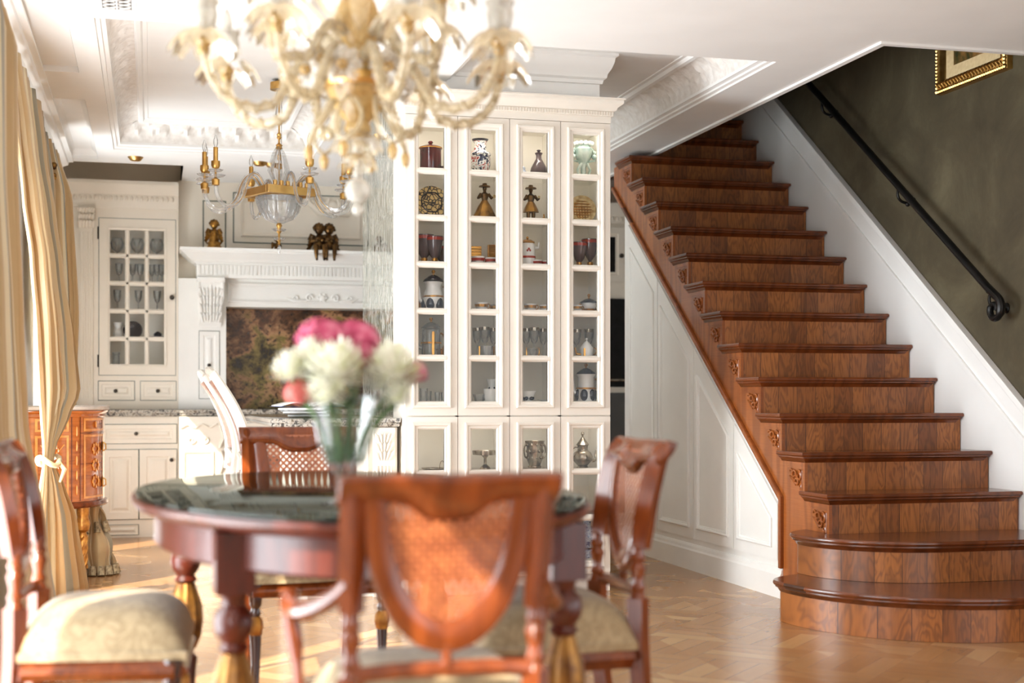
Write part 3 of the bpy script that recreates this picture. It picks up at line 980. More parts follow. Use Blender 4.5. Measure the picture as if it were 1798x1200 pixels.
# ---------------------------------------------------------------- display cabinet
DY = 6.94
DX0, DX1 = 1.2305, 2.312
dc = thing('display_cabinet', 'tall ivory display cabinet of glazed doors with dentil cornice standing before the column', 'cabinet', ((DX0 + DX1) / 2, DY, 0))
DO = Vector(((DX0 + DX1) / 2, DY, 0))
def db(m, name, mat, par=None, **k):
    o = m.build(name, mat, par or dc, **k)
    if par is None: o.location = -DO
    return o
DB = DY + 0.33
m = MB()
m.box(DX0, DX0 + 0.02, DY + 0.02, DB, 0, 2.43)
m.box(DX1 - 0.02, DX1, DY + 0.02, DB, 0, 2.43)
m.box(DX0 + 0.02, DX1 - 0.02, DB - 0.012, DB, 0.09, 2.43)
m.box(DX0 + 0.02, DX1 - 0.02, DY + 0.02, DB - 0.012, 2.405, 2.43)
m.box(DX0 + 0.02, DX1 - 0.02, DY + 0.02, DB - 0.012, 0.09, 0.1608)
m.box(DX0 + 0.02, DX1 - 0.02, DY + 0.02, DB - 0.012, 0.90, 0.9848)
cw_ = (DX1 - DX0) / 4
for k in (1, 2, 3): m.box(DX0 + cw_ * k - 0.009, DX0 + cw_ * k + 0.009, DY + 0.02, DB - 0.012, 0.125, 2.405)
db(m, 'carcass', M_inside, smooth=0)
m = MB().box(DX0 - 0.003, DX0, DY + 0.02, DB, 0, 2.43)
m.box(DX1, DX1 + 0.003, DY + 0.02, DB, 0, 2.43)
db(m, 'side_panel', M_cab, smooth=0)
db(MB().box(DX0 + 0.01, DX1 - 0.01, DY + 0.045, DY + 0.065, 0, 0.092), 'plinth', M_marble, smooth=0)
m = MB()
m.ring(rect(DX0, DX1, DY, DB), [(0.02, 0), (0.0, 0.0), (-0.002, 0.02), (-0.002, 0.034), (-0.012, 0.036), (-0.014, 0.058), (-0.024, 0.064), (-0.030, 0.078), (-0.050, 0.092), (-0.055, 0.098), (-0.055, 0.112), (-0.062, 0.114), (-0.062, 0.122), (0.05, 0.122)], lambda u, v, h: (u, v, 2.428 + h))
db(m, 'cornice', M_cab, smooth=40)
m = MB()
x = DX0 - 0.006
while x < DX1 + 0.006:
    m.box(x, x + 0.008, DY - 0.020, DY - 0.010, 2.466, 2.484)
    x += 0.0145
db(m, 'dentil_strip', M_cab, smooth=0)
U0, UP = 0.985, 0.2352
L0, LP = 0.161, 0.2387
PW = 0.131
shz_u = [U0 + UP * i for i in range(6)]
shz_l = [L0 + LP * i for i in range(3)]
def glazed_door(x0, x1, z0, z1, gz0, n, pitch, first):
    d = thing0 = None
    k = 0.0016
    xa, xb = x0 + k, x1 - k
    gx0 = (x0 + x1) / 2 - PW / 2
    gx1 = gx0 + PW
    gz1 = gz0 + pitch * n - 0.033
    m = MB()
    for q in (0,):
        m.box(xa, gx0, DY, DY + 0.02, z0 + k, z1 - k)
        m.box(gx1, xb, DY, DY + 0.02, z0 + k, z1 - k)
        m.box(gx0, gx1, DY, DY + 0.02, z0 + k, gz0)
        m.box(gx0, gx1, DY, DY + 0.02, gz1, z1 - k)
    d = db(m, 'glazed_door', M_cab, smooth=0)
    m = MB()
    m.ring(rect(gx0 - 0.034, gx1 + 0.034, gz0 - 0.034, gz1 + 0.034), [(0, 0), (0, 0.010), (0.004, 0.014), (0.012, 0.013), (0.020, 0.006), (0.028, 0.006), (0.034, 0.0), (0.034, -0.015)], FY(DY))
    for i in range(1, n):
        zc = gz0 + pitch * i - 0.033
        m.prism([(0, 0), (0.006, 0.006), (0.006, 0.010), (0.012, 0.014), (0.021, 0.014), (0.027, 0.010), (0.027, 0.006), (0.033, 0)], gx0 - 0.012, gx1 + 0.012, lambda a, b, dd: (dd, DY + 0.004 - b, zc + a))
        m.box(gx0, gx1, DY + 0.004, DY + 0.018, zc, zc + 0.033)
    mo = m.build('glazing_moulding', M_cab, d, smooth=30)
    MB().box(gx0 - 0.002, gx1 + 0.002, DY + 0.013, DY + 0.015, gz0, gz1).build('pane', M_pane, d, smooth=0)
    return d
for k in range(4):
    x0 = DX0 + cw_ * k
    glazed_door(x0, x0 + cw_, 0.912, 2.427, U0, 6, UP, True)
    glazed_door(x0, x0 + cw_, 0.100, 0.908, L0, 3, LP, False)
# thin glass shelves behind every muntin
for z in shz_u[1:] + shz_l[1:]:
    m = MB()
    for k in range(4):
        x0 = DX0 + cw_ * k
        m.box(x0 + 0.021 if k == 0 else x0 + 0.010, x0 + cw_ - (0.021 if k == 3 else 0.010), DY + 0.03, DB - 0.014, z - 0.012, z - 0.004)
    db(m, 'glass_shelf', M_pane, smooth=0)

# contents. shelf top heights
def shz(row):                      # row 0 = top pane of the upper doors ... 5, then 6, 7, 8 below
    if row <= 5:
        i = 5 - row
        return (U0 + UP * i - 0.004) if i else 0.985
    i = 8 - row
    return (L0 + LP * i - 0.004) if i else 0.161
YC = DY + 0.14
def px(u, y=YC): return at_y(u, 700, y).x
def item(name, label, cat, u, row, mat, prof, s=1.0, seg=16, y=YC, flute=None, sx=1.0, sy=1.0, group=None, parts=None):
    x = px(u, y)
    z = shz(row) + 0.0006
    s = s * {0: 1.18, 1: 1.2, 2: 1.15, 3: 1.1, 4: 1.08, 5: 1.1}.get(row, 1.12)
    o = thing(name, label, cat, (x, y, z), 0, group) if parts else None
    m = MB().lathe([(a * s, b * s) for a, b in prof], None, seg, sx, sy, flute=flute)
    b = m.build('body' if parts else name, mat, o, smooth=45)
    if not parts:
        b.location = (x, y, z)
        tag(b, label, cat, group)
        return b
    for pn_, mt, fn in parts:
        q = MB(); fn(q, s)
        q.build(pn_, mt, o, smooth=45)
    return o
GOB = [(0.0, 0.0), (0.020, 0.0), (0.020, 0.004), (0.006, 0.012), (0.005, 0.03), (0.008, 0.038), (0.018, 0.05), (0.024, 0.07), (0.027, 0.10), (0.029, 0.115), (0.027, 0.115), (0.022, 0.07), (0.0, 0.05)]
BEAKER = [(0.0, 0.0), (0.020, 0.0), (0.018, 0.006), (0.010, 0.014), (0.010, 0.024), (0.022, 0.04), (0.030, 0.07), (0.036, 0.112), (0.033, 0.112), (0.026, 0.06), (0.0, 0.04)]
CUP = [(0.0, 0.0), (0.018, 0.0), (0.020, 0.004), (0.028, 0.014), (0.032, 0.034), (0.034, 0.040), (0.031, 0.040), (0.026, 0.014), (0.0, 0.008)]
SAUCER = [(0.0, 0.0), (0.018, 0.0), (0.040, 0.006), (0.042, 0.008), (0.018, 0.004), (0.0, 0.004)]
POT = [(0.0, 0.0), (0.034, 0.0), (0.038, 0.006), (0.050, 0.03), (0.052, 0.05), (0.044, 0.08), (0.036, 0.10), (0.038, 0.118), (0.046, 0.132), (0.040, 0.135), (0.0, 0.135)]
CYL = [(0.0, 0.0), (0.046, 0.0), (0.047, 0.004), (0.047, 0.10), (0.050, 0.104), (0.050, 0.110), (0.030, 0.118), (0.0, 0.12)]
def lidknob(h, r=0.010, top=0.02):
    def fn(q, s): q.lathe([(0.0, h * s), (r * 0.5 * s, h * s), (r * 0.45 * s, (h + top * 0.3) * s), (r * s, (h + top * 0.6) * s), (r * 0.7 * s, (h + top * 0.9) * s), (0, (h + top) * s)], None, 10)
    return fn
def dome(h, r, dh):
    def fn(q, s): q.lathe([(r * s, h * s), (r * 0.98 * s, (h + dh * 0.2) * s), (r * 0.7 * s, (h + dh * 0.65) * s), (r * 0.25 * s, (h + dh * 0.95) * s), (0, (h + dh) * s)], None, 16)
    return fn
def handle(x, z0, z1, out=0.03, r=0.004):
    def fn(q, s):
        sg = 1 if x > 0 else -1
        q.tube([p * s for p in bez((x, 0, z1), (x + sg * out, 0, z1 + 0.01), (x + sg * out, 0, z0 - 0.005), (x, 0, z0), 10)], r * s, 6)
    return fn
def spout(x, z0, x1, z1, r=0.008):
    def fn(q, s):
        pts = [p * s for p in bez((x, 0, z0), (x * 1.4 + (x1 - x) * 0.6, 0, z0), (x1 * 0.85, 0, z1 - 0.03), (x1, 0, z1), 10)]
        q.tube(pts, [(r * (1.1 - 0.06 * i)) * s for i in range(11)], 8)
    return fn
def bandr(z0, z1, r0, r1, e=0.0012):
    def fn(q, s): q.lathe([((r0 + e) * s, z0 * s), ((r1 + e) * s, z1 * s)], None, 24)
    return fn
def spots(rows, r, size, n, ph=0.0):
    def fn(q, s):
        for zz, rr in rows:
            for k in range(n):
                a = 2 * PI * (k + ph * (zz * 100 % 2)) / n
                q.ball((rr * s * math.cos(a), rr * s * math.sin(a), zz * s), size * s, 6, 4, (1, 1, 1.3))
    return fn
M_red = pm('iron_red_enamel', srgb(170, 54, 40), srgb(140, 40, 30), 20, 0.2)
M_gilt = pm('gilt_enamel', srgb(206, 152, 70), srgb(178, 122, 46), 30, 0.25, 0.7)
M_cream_g = pm('cream_gilt_relief', srgb(214, 196, 150), srgb(150, 116, 60), 40, 0.4, 0.3, bump=0.4)
M_celadon = pm('celadon_porcelain', srgb(214, 226, 218), srgb(150, 176, 168), 24, 0.2)
def imari():
    t = NT('red_blue_white_glaze')
    n = t.noise(t.coord(), 34, 4, 0.6, 1.2)
    t.base(t.ramp(n, [(0.36, srgb(38, 42, 70)), (0.44, srgb(232, 232, 228)), (0.54, srgb(232, 232, 228)), (0.58, srgb(160, 40, 36)), (0.66, srgb(228, 226, 222))], 'CONSTANT'))
    return t.fin(0.15)
def delft():
    t = NT('blue_white_glaze')
    n = t.noise(t.coord(), 38, 4, 0.6, 1.4)
    t.base(t.ramp(n, [(0.38, srgb(40, 62, 120)), (0.46, srgb(216, 224, 234)), (0.56, srgb(150, 170, 200)), (0.60, srgb(52, 76, 136)), (0.66, srgb(220, 226, 234))]))
    return t.fin(0.15)
M_imari, M_delft = imari(), delft()

# row 0
item('lidded_jar', 'maroon lidded jar with cream figure on the top shelf, leftmost column', 'jar', 756, 0, M_maroon, CYL, 1.0, parts=[('lid_knob', M_maroon, lidknob(0.117, 0.012, 0.022)), ('relief_ornament', M_cream_g, lambda q, s: [q.ball((0.004 * i - 0.006, -0.047, 0.02 + 0.014 * i), 0.010, 7, 5, (1, 0.4, 1.5)) for i in range(5)]), ('band', M_gilt, bandr(0.104, 0.108, 0.050, 0.050))])
item('small_cup', 'little grey cup right of the maroon lidded jar', 'cup', 779, 0, M_smoke, CUP, 0.7)
item('imari_vase', 'red, white and blue painted vase on the top shelf, second column', 'vase', 843, 0, M_imari, [(0, 0), (0.030, 0), (0.036, 0.01), (0.044, 0.045), (0.042, 0.075), (0.046, 0.082), (0.044, 0.088), (0.026, 0.10), (0.024, 0.13), (0.034, 0.146), (0.030, 0.146), (0.0, 0.12)], 1.06, 20, parts=[('painted_collar', M_navy, bandr(0.083, 0.098, 0.045, 0.028)), ('rim', M_navy, bandr(0.138, 0.146, 0.029, 0.034))])
item('blue_figurine', 'small blue porcelain figure at the left of the third top shelf', 'figurine', 919, 0, M_delft, [(0, 0), (0.020, 0), (0.016, 0.015), (0.008, 0.03), (0.010, 0.038), (0, 0.046)], 1.0)
item('decanter', 'brown smoked glass decanter on the third top shelf', 'decanter', 946, 0, M_smoke, [(0, 0), (0.040, 0), (0.042, 0.01), (0.036, 0.04), (0.020, 0.068), (0.013, 0.080), (0.012, 0.095), (0.018, 0.106), (0.010, 0.110), (0.0, 0.11)], 1.0, 14, parts=[('stopper', M_smoke, lidknob(0.108, 0.010, 0.014))])
def figur_vase():
    o = thing('figural_vase', 'pale green and white vase with scrolling cherub handles on the rightmost top shelf', 'vase', (px(1024), YC, shz(0) + 0.0006))
    o.scale = (1.15, 1.15, 1.15)
    m = MB().lathe([(0, 0), (0.026, 0), (0.030, 0.008), (0.012, 0.022), (0.012, 0.05), (0.022, 0.075), (0.040, 0.105), (0.044, 0.135), (0.032, 0.150), (0.040, 0.165), (0.034, 0.168), (0, 0.15)], None, 16, flute=(6, 0.08))
    m.build('body', M_celadon, o)
    m = MB()
    for s in (-1, 1):
        m.tube([(s * 0.026, 0, 0.08), (s * 0.055, 0, 0.085), (s * 0.056, 0, 0.12), (s * 0.040, 0, 0.14)], 0.006, 6)
        m.ball((s * 0.05, -0.01, 0.10), 0.013); m.ball((s * 0.05, -0.012, 0.12), 0.009)
        m.tube([(s * 0.02, 0, 0.0), (s * 0.03, -0.01, 0.04), (s * 0.012, -0.02, 0.07)], 0.007, 6)
    m.build('handle', M_celadon, o)
    m = MB()
    for k in range(12):
        a = 2 * PI * k / 12
        m.ball((0.042 * math.cos(a), 0.042 * math.sin(a), 0.16), 0.010, 6, 5)
    m.build('flower_rim', M_porc, o)
figur_vase()
# row 1
def plate(label, u, row, r, mat, mat2, pat):
    x, y, z = px(u), YC + 0.03, shz(row) + 0.0006
    o = thing('display_plate', label, 'plate', (x, y, z))
    M = T(0, 0.0, r + 0.0025) @ RX(78)
    MB().lathe([(0, 0.010), (r * 0.62, 0.009), (r * 0.7, 0.002), (r, -0.006), (r * 0.99, -0.010), (r * 0.6, 0.0), (0, 0.002)], M @ Matrix.Scale(-1, 4, (0, 0, 1)), 32).build('dish', mat, o)
    q = MB()
    pat(q, M, r)
    q.build('raised_pattern', mat2, o, smooth=40)
def pat_flower(q, M, r):
    for ring, n in ((0.20, 6), (0.42, 12), (0.82, 20), (0.95, 26)):
        for k in range(n):
            a = 2 * PI * k / n + ring
            q.ball((r * ring * math.cos(a), r * ring * math.sin(a), -0.0075 if ring < 0.6 else 0.004), r * 0.105, 6, 4, (1.2, 1, 0.3), M)
    q.ball((0, 0, -0.007), r * 0.1, 6, 4, (1, 1, 0.3), M)
def pat_rim(q, M, r):
    for k in range(9):
        c_ = -0.8 + 0.2 * k
        w_ = math.sqrt(max(0, 0.66 - c_ * c_))
        q.tube([M @ Vector((c_ * r, -w_ * r, 0.002)), M @ Vector((c_ * r, w_ * r, -0.006))], 0.003, 4)
        q.tube([M @ Vector((-w_ * r, c_ * r, 0.001)), M @ Vector((w_ * r, c_ * r, 0.001))], 0.003, 4)
def gilt_plate_mat():
    t = NT('black_gold_pattern')
    v = t.add('ShaderNodeTexVoronoi', feature='DISTANCE_TO_EDGE')
    v.inputs['Scale'].default_value = 44
    t.link(t.coord(), v.inputs['Vector'])
    t.base(t.ramp(v.outputs['Distance'], [(0.05, srgb(46, 40, 36)), (0.12, srgb(206, 176, 112)), (0.5, srgb(222, 198, 140))]))
    return t.fin(0.35, 0.2)
def pat_oct(q, M, r):
    P = [M @ Vector((r * 0.66 * math.cos(k * PI / 4 + 0.39), r * 0.66 * math.sin(k * PI / 4 + 0.39), 0.0)) for k in range(8)]
    q.tube(P, 0.0045, 5, closed=True)
plate('round black and gold patterned plate propped in the leftmost column', 760, 1, 0.086, gilt_plate_mat(), M_navy, pat_oct)
plate('round woven-looking gold plate propped in the rightmost column', 1025, 1, 0.076, M_cream_g, M_gilt, pat_rim)
def lady(label, u, man=False):
    o = thing('bronze_figurine', label, 'figurine', (px(u), YC, shz(1) + 0.0006))
    o.scale = (1.1, 1.0, 1.1)
    if not man:
        MB().lathe([(0, 0), (0.056, 0), (0.058, 0.008), (0.046, 0.03), (0.030, 0.065), (0.016, 0.088), (0.013, 0.094), (0, 0.094)], None, 20, flute=(9, 0.07)).build('skirt', M_oldgold, o)
        b0 = 0.090
    else:
        m = MB()
        for s in (-1, 1): m.tube([(s * 0.012, 0, 0.004), (s * 0.013, 0.0, 0.03), (s * 0.011, 0, 0.065)], [0.007, 0.009, 0.011], 8); m.ball((s * 0.013, -0.008, 0.006), 0.008, 8, 5, (0.8, 1.6, 0.7))
        m.build('legs', M_bronze, o)
        MB().lathe([(0.036, 0.045), (0.032, 0.06), (0.020, 0.085), (0.014, 0.095), (0, 0.095)], None, 14, flute=(5, 0.1)).build('coat', M_oldgold, o)
        b0 = 0.090
    m = MB().lathe([(0.012, b0), (0.018, b0 + 0.02), (0.020, b0 + 0.034), (0.008, b0 + 0.042), (0.007, b0 + 0.05), (0, b0 + 0.05)], None, 12, sy=0.75)
    m.ball((0, 0, b0 + 0.060), 0.012, 10, 8, (0.85, 0.95, 1.15))
    for s in (-1, 1): m.tube([(s * 0.018, 0, b0 + 0.034), (s * 0.032, -0.006, b0 + 0.014), (s * (0.018 if s < 0 else 0.036), -0.022, b0 + 0.018)], [0.008, 0.007, 0.004], 7)
    m.build('torso', M_bronze, o)
    MB().lathe([(0.0, b0 + 0.068), (0.028, b0 + 0.066), (0.026, b0 + 0.072), (0.012, b0 + 0.075), (0.010, b0 + 0.084), (0, b0 + 0.086)], None, 14).build('hat', M_bronze, o)
    m = MB()
    if not man: [m.ball((0.042, -0.022, b0 + 0.018 + 0.002 * i), 0.006 + 0.001 * i, 6, 5) for i in range(3)]
    else: m.tube([(0.034, -0.022, b0 + 0.02), (0.036, -0.02, b0 + 0.03)], 0.006, 6)
    m.build('posy', M_cream_g, o)
lady('bronze lady in a wide gilt skirt and hat, second column', 851)
lady('bronze gentleman in a hat and short coat, third column', 932, True)
item('brass_bell', 'tiny brass bell right of the bronze gentleman', 'bell', 955, 1, M_gilt, [(0, 0), (0.012, 0), (0.009, 0.008), (0.006, 0.02), (0.003, 0.024), (0.003, 0.034), (0, 0.036)], 1.0, 12)
# row 2
def goblet(label, u, row, mat, s, g=None, prof=BEAKER, dy=0.0, name='goblet', bandm=None):
    parts = [('gilt_foot', M_gilt, lambda q, k: q.lathe([(0.011 * k, 0.012 * k), (0.0125 * k, 0.02 * k), (0.011 * k, 0.026 * k)], None, 12)), ('rim_band', bandm or M_red, lambda q, k: q.lathe([((prof[-4][0] - 0.0005) * k, (prof[-4][1] - 0.016) * k), ((prof[-4][0] + 0.0012) * k, (prof[-4][1] - 0.004) * k)], None, 20))]
    return item(name, label, 'goblet', u, row, mat, prof, s, 16, YC + dy, group=g, parts=parts)
goblet('tall dark red goblet at the far left of the third shelf', 745, 2, M_smoke, 1.2, dy=0.03)
goblet('dark red beaker goblet with a lit gilt foot, leftmost column', 763, 2, M_smoke, 1.12)
goblet('small dark goblet half hidden behind the red beaker, leftmost column', 775, 2, M_smoke, 0.8, dy=0.07)
def box_item(name, label, u, row, w_, h_, mat, dy=0.05):
    x, y, z = px(u), YC + dy, shz(row) + 0.0006
    o = thing(name, label, 'box', (x, y, z))
    MB().box(-w_, w_, -0.012, 0.012, 0, h_).build('case', M_gilt, o, smooth=0, bevel=0.002)
    m = MB()
    for k in range(6): m.box(-w_ + 0.004, w_ - 0.004, -0.0135, -0.0125, 0.012 + k * h_ / 7, 0.018 + k * h_ / 7)
    m.build('engraving', M_oldgold, o, smooth=0)
box_item('gilt_box', 'square gilt box standing behind red painted cups, second column', 838, 2, 0.032, 0.105, M_gilt)
box_item('gilt_box', 'gilt box at the right edge of the second column, third shelf', 868, 2, 0.024, 0.115, M_gilt)
def cup(label, u, row, s, m1, mdec, dy=0.0, saucer=False, g=None, dec=True):
    parts = []
    if dec: parts.append(('painted_band', mdec, bandr(0.018, 0.032, 0.0293, 0.0318)))
    parts.append(('handle', mdec, handle(0.030, 0.012, 0.032, 0.018, 0.0025)))
    if saucer: parts.append(('foot_ring', mdec, lambda q, k: q.lathe([(0, -0.0001), (0.02 * k, -0.0001), (0.042 * k, 0.006 * k), (0.018 * k, 0.003 * k)], None, 20)))
    return item('teacup', label, 'cup', u, row, m1, CUP, s, 16, YC - 0.03 + dy, group=g, parts=parts)
cup('white cup painted red in front of the gilt box, second column', 839, 2, 0.95, M_porc, M_red)
cup('white cup painted red at the right of the third shelf, second column', 862, 2, 0.85, M_porc, M_red)
item('porcelain_pot', 'tall white pot with red bands and lid, third column', 'pot', 926, 2, M_porc, [(0, 0), (0.038, 0), (0.040, 0.01), (0.038, 0.05), (0.036, 0.10), (0.030, 0.115), (0, 0.118)], 0.95, parts=[('red_band', M_red, bandr(0.040, 0.050, 0.0385, 0.0382)), ('lid', M_gilt, lambda q, s: (q.lathe([(0.034 * s, 0.112 * s), (0.036 * s, 0.118 * s), (0.02 * s, 0.128 * s), (0, 0.132 * s)], None, 16), q.ball((0, 0, 0.138 * s), 0.007 * s))), ('spout', M_porc, spout(0.036, 0.09, 0.058, 0.118)), ('painted_flower', M_red, lambda q, s: [q.ball((-0.01 + 0.007 * i, -0.037 * s, (0.075 + 0.008 * (i % 2)) * s), 0.006, 6, 4, (1, 0.3, 1)) for i in range(3)])])
cup('small red and white cup right of the white pot, third column', 944, 2, 0.72, M_porc, M_red)
cup('red and white cup cut by the frame, third column right edge', 958, 2, 0.66, M_porc, M_red)
goblet('squat dark red goblet with glowing gilt foot, rightmost column', 1017, 2, M_smoke, 1.05)
goblet('taller dark red goblet on a slender stem, rightmost column', 1036, 2, M_smoke, 1.15, prof=[(0, 0), (0.022, 0), (0.020, 0.005), (0.006, 0.014), (0.006, 0.03), (0.012, 0.04), (0.024, 0.06), (0.031, 0.09), (0.034, 0.118), (0.031, 0.118), (0.02, 0.06), (0, 0.05)], dy=0.02)
# row 3
def coffee_pot(name, label, u, row, s, body, accent, lid, dy=0.0, prof=POT, blk=True):
    parts = [('lid', lid, lambda q, k: q.lathe([(0.050 * k, 0.133 * k), (0.046 * k, 0.142 * k), (0.02 * k, 0.160 * k), (0.006 * k, 0.166 * k), (0, 0.166 * k)], None, 18)), ('lid_knob', accent, lidknob(0.163, 0.010, 0.026)), ('handle', accent, handle(0.044, 0.03, 0.11, 0.03, 0.005)), ('spout', body, spout(-0.046, 0.04, -0.072, 0.11, 0.010))]
    if blk: parts.append(('dark_petals', M_navy, lambda q, k: [q.ball((0.040 * k * math.cos(R(a)), 0.040 * k * math.sin(R(a)), 0.030 * k), 0.026 * k, 10, 7, (0.8, 0.8, 1.15)) for a in range(0, 360, 60)]))
    parts.append(('gilt_band', accent, bandr(0.060, 0.068, 0.050, 0.048)))
    return item(name, label, 'pot', u, row, body, prof, s, 20, YC + dy, parts=parts)
coffee_pot('coffee_pot', 'white and gold coffee pot with cobalt petals and pointed lid, leftmost column', 761, 3, 1.0, M_porc, M_gilt, M_navy)
item('gilt_cup', 'gold rimmed cup with black trim behind the white coffee pot', 'cup', 742, 3, M_gilt, CUP, 1.2, y=YC + 0.08)
cup('gold patterned cup alone on the fourth shelf, second column', 845, 3, 0.95, M_porc, M_gilt, saucer=True)
cup('pale cup at the right edge of the fourth shelf, second column', 869, 3, 0.8, M_pale, M_gilt, dy=0.05)
cup('gold patterned cup at the left of the fourth shelf, third column', 931, 3, 0.9, M_porc, M_gilt, saucer=True)
cup('gilt cup at the right edge of the fourth shelf, third column', 957, 3, 0.8, M_porc, M_gilt)
cup('gilt and white cup left of the lidded sugar bowl', 1012, 3, 0.85, M_porc, M_gilt, saucer=True)
item('sugar_bowl', 'lidded sugar bowl with dark roof-shaped lid and gilt base, rightmost column', 'bowl', 1034, 3, M_porc, [(0, 0), (0.022, 0), (0.018, 0.008), (0.036, 0.02), (0.042, 0.045), (0.040, 0.05), (0, 0.05)], 0.95, parts=[('lid', M_navy, lambda q, s: q.lathe([(0.050 * s, 0.049 * s), (0.046 * s, 0.054 * s), (0.02 * s, 0.068 * s), (0, 0.074 * s)], None, 12)), ('lid_knob', M_gilt, lidknob(0.072, 0.009, 0.024)), ('gilt_foot', M_gilt, bandr(0.0, 0.02, 0.024, 0.037)), ('handle', M_gilt, lambda q, s: (handle(0.04, 0.02, 0.04, 0.016)(q, s), handle(-0.04, 0.02, 0.04, 0.016)(q, s)))])
# row 4
coffee_pot('tall_pot', 'tall grey-white pot with a gold stripe and pagoda lid, leftmost column', 757, 4, 0.98, M_pale, M_gilt, M_pale, prof=[(0, 0), (0.044, 0), (0.046, 0.01), (0.044, 0.13), (0, 0.134)], blk=False)
m = MB().box(-0.007, 0.007, -0.004, 0.0, 0, 0.125)
o = m.build('gilt_spatula', M_gilt, smooth=0, bevel=0.002); o.location = (px(757), YC - 0.055, shz(4) + 0.0006); tag(o, 'upright gold bar standing before the tall pagoda-lid pot', 'ornament')
item('gilt_cup', 'narrow gold cup right of the tall pagoda-lid pot', 'cup', 776, 4, M_gilt, CUP, 0.9, y=YC + 0.03)
WINE = [(0, 0), (0.022, 0), (0.022, 0.002), (0.004, 0.006), (0.0035, 0.06), (0.014, 0.072), (0.022, 0.10), (0.024, 0.14), (0.0228, 0.14), (0.020, 0.10), (0.0, 0.075)]
for (u, y_, r_, s_, lab) in ((838, 0.06, 4, 1.0, 'crystal wine glass at the left of the fifth shelf, second column'), (851, 0.02, 4, 1.02, 'crystal wine glass in the middle of the fifth shelf, second column'), (867, 0.07, 4, 1.0, 'crystal wine glass at the right of the fifth shelf, second column'), (924, 0.05, 4, 1.0, 'crystal wine glass at the left of the fifth shelf, third column'), (938, 0.01, 4, 1.02, 'crystal wine glass in the middle of the fifth shelf, third column'), (954, 0.06, 4, 1.0, 'crystal wine glass at the right of the fifth shelf, third column'), (1012, 0.08, 4, 1.0, 'crystal wine glass behind the left of the white teapot'), (1034, 0.09, 4, 1.02, 'crystal wine glass behind the white teapot, right of the pair')):
    item('wine_glass', lab, 'glass', u, r_, M_crystal, WINE, s_, 14, YC + y_, group='wine glasses in the display cabinet', parts=[('dark_rim', M_silver, bandr(0.125, 0.14, 0.0236, 0.024, 0.0004))])
item('sugar_basin', 'clear square-cut basin with gilt corner bars, second column', 'bowl', 853, 4, M_crystal, [(0, 0), (0.034, 0), (0.040, 0.05), (0.038, 0.05), (0.03, 0.006), (0, 0.006)], 1.0, 6, YC - 0.05, parts=[('gilt_bar', M_gilt, lambda q, s: [q.box(x - 0.003, x + 0.003, -0.02, -0.014, 0, 0.05) for x in (-0.038, 0.038)])])
item('cream_jug', 'clear little jug with gilt handle, third column', 'jug', 934, 4, M_crystal, [(0, 0), (0.022, 0), (0.030, 0.04), (0.028, 0.04), (0.0, 0.006)], 1.0, 10, YC - 0.05, parts=[('handle', M_gilt, handle(0.028, 0.006, 0.04, 0.012, 0.003)), ('gilt_bar', M_gilt, lambda q, s: q.box(-0.032, -0.027, -0.004, 0.004, 0, 0.045))])
item('teapot', 'white teapot with gilt spout and pointed lid, rightmost column', 'teapot', 1030, 4, M_porc, [(0, 0), (0.030, 0), (0.033, 0.03), (0.034, 0.044), (0.018, 0.064), (0.004, 0.078), (0, 0.08)], 1.0, 14, YC - 0.04, parts=[('lid_knob', M_porc, lidknob(0.078, 0.006, 0.016)), ('spout', M_gilt, spout(-0.030, 0.014, -0.060, 0.046, 0.006)), ('handle', M_gilt, handle(0.032, 0.012, 0.044, 0.026, 0.003)), ('gilt_bar', M_gilt, lambda q, s: q.box(-0.026, -0.016, -0.034, -0.028, 0.0, 0.046))])
# row 5
for u, y_, s_, lab in ((744, 0.0, 1.0, 'small clear tumbler at the left of the sixth shelf'), (752, 0.05, 0.8, 'small clear tumbler just right of the leftmost one'), (768, 0.02, 0.7, 'low clear tumbler, third of the row on the sixth shelf'), (779, 0.04, 0.7, 'low clear tumbler at the right end of the sixth shelf')):
    item('tumbler', lab, 'glass', u, 5, M_crystal, [(0, 0), (0.016, 0), (0.020, 0.06), (0.018, 0.06), (0.014, 0.006), (0, 0.006)], s_, 12, YC + y_, group='tumblers in the leftmost column')
item('tureen', 'low white bowl at the right of the sixth shelf, second column', 'bowl', 865, 5, M_porc, [(0, 0), (0.036, 0), (0.042, 0.02), (0.044, 0.058), (0.041, 0.058), (0.03, 0.01), (0, 0.008)], 1.0, 18, YC - 0.02)
item('glass_dish', 'clear low dish left of the white bowl, second column', 'bowl', 842, 5, M_crystal, [(0, 0), (0.022, 0), (0.034, 0.034), (0.032, 0.034), (0.02, 0.006), (0, 0.006)], 1.0, 14, YC)
item('cream_jug', 'white and dark cream jug with gold handle behind the low white bowl', 'jug', 864, 5, M_porc, [(0, 0), (0.02, 0), (0.024, 0.06), (0.018, 0.075), (0.028, 0.105), (0.024, 0.105), (0, 0.08)], 1.0, 14, YC + 0.07, parts=[('handle', M_gilt, handle(0.02, 0.06, 0.10, 0.012, 0.003)), ('dark_petals', M_navy, lambda q, s: [q.ball((0.018 * math.cos(R(a)), 0.018 * math.sin(R(a)), 0.066), 0.010, 7, 5) for a in range(0, 360, 72)])])
item('gravy_boat', 'small footed white and navy boat, third column', 'bowl', 927, 5, M_porc, [(0, 0), (0.018, 0), (0.012, 0.01), (0.026, 0.024), (0.034, 0.05), (0.031, 0.05), (0, 0.02)], 0.95, 16, YC - 0.02, sx=1.2, parts=[('dark_petals', M_navy, lambda q, s: [q.ball((0.024 * math.cos(R(a)), 0.02 * math.sin(R(a)), 0.016), 0.011, 7, 5) for a in range(0, 360, 60)])])
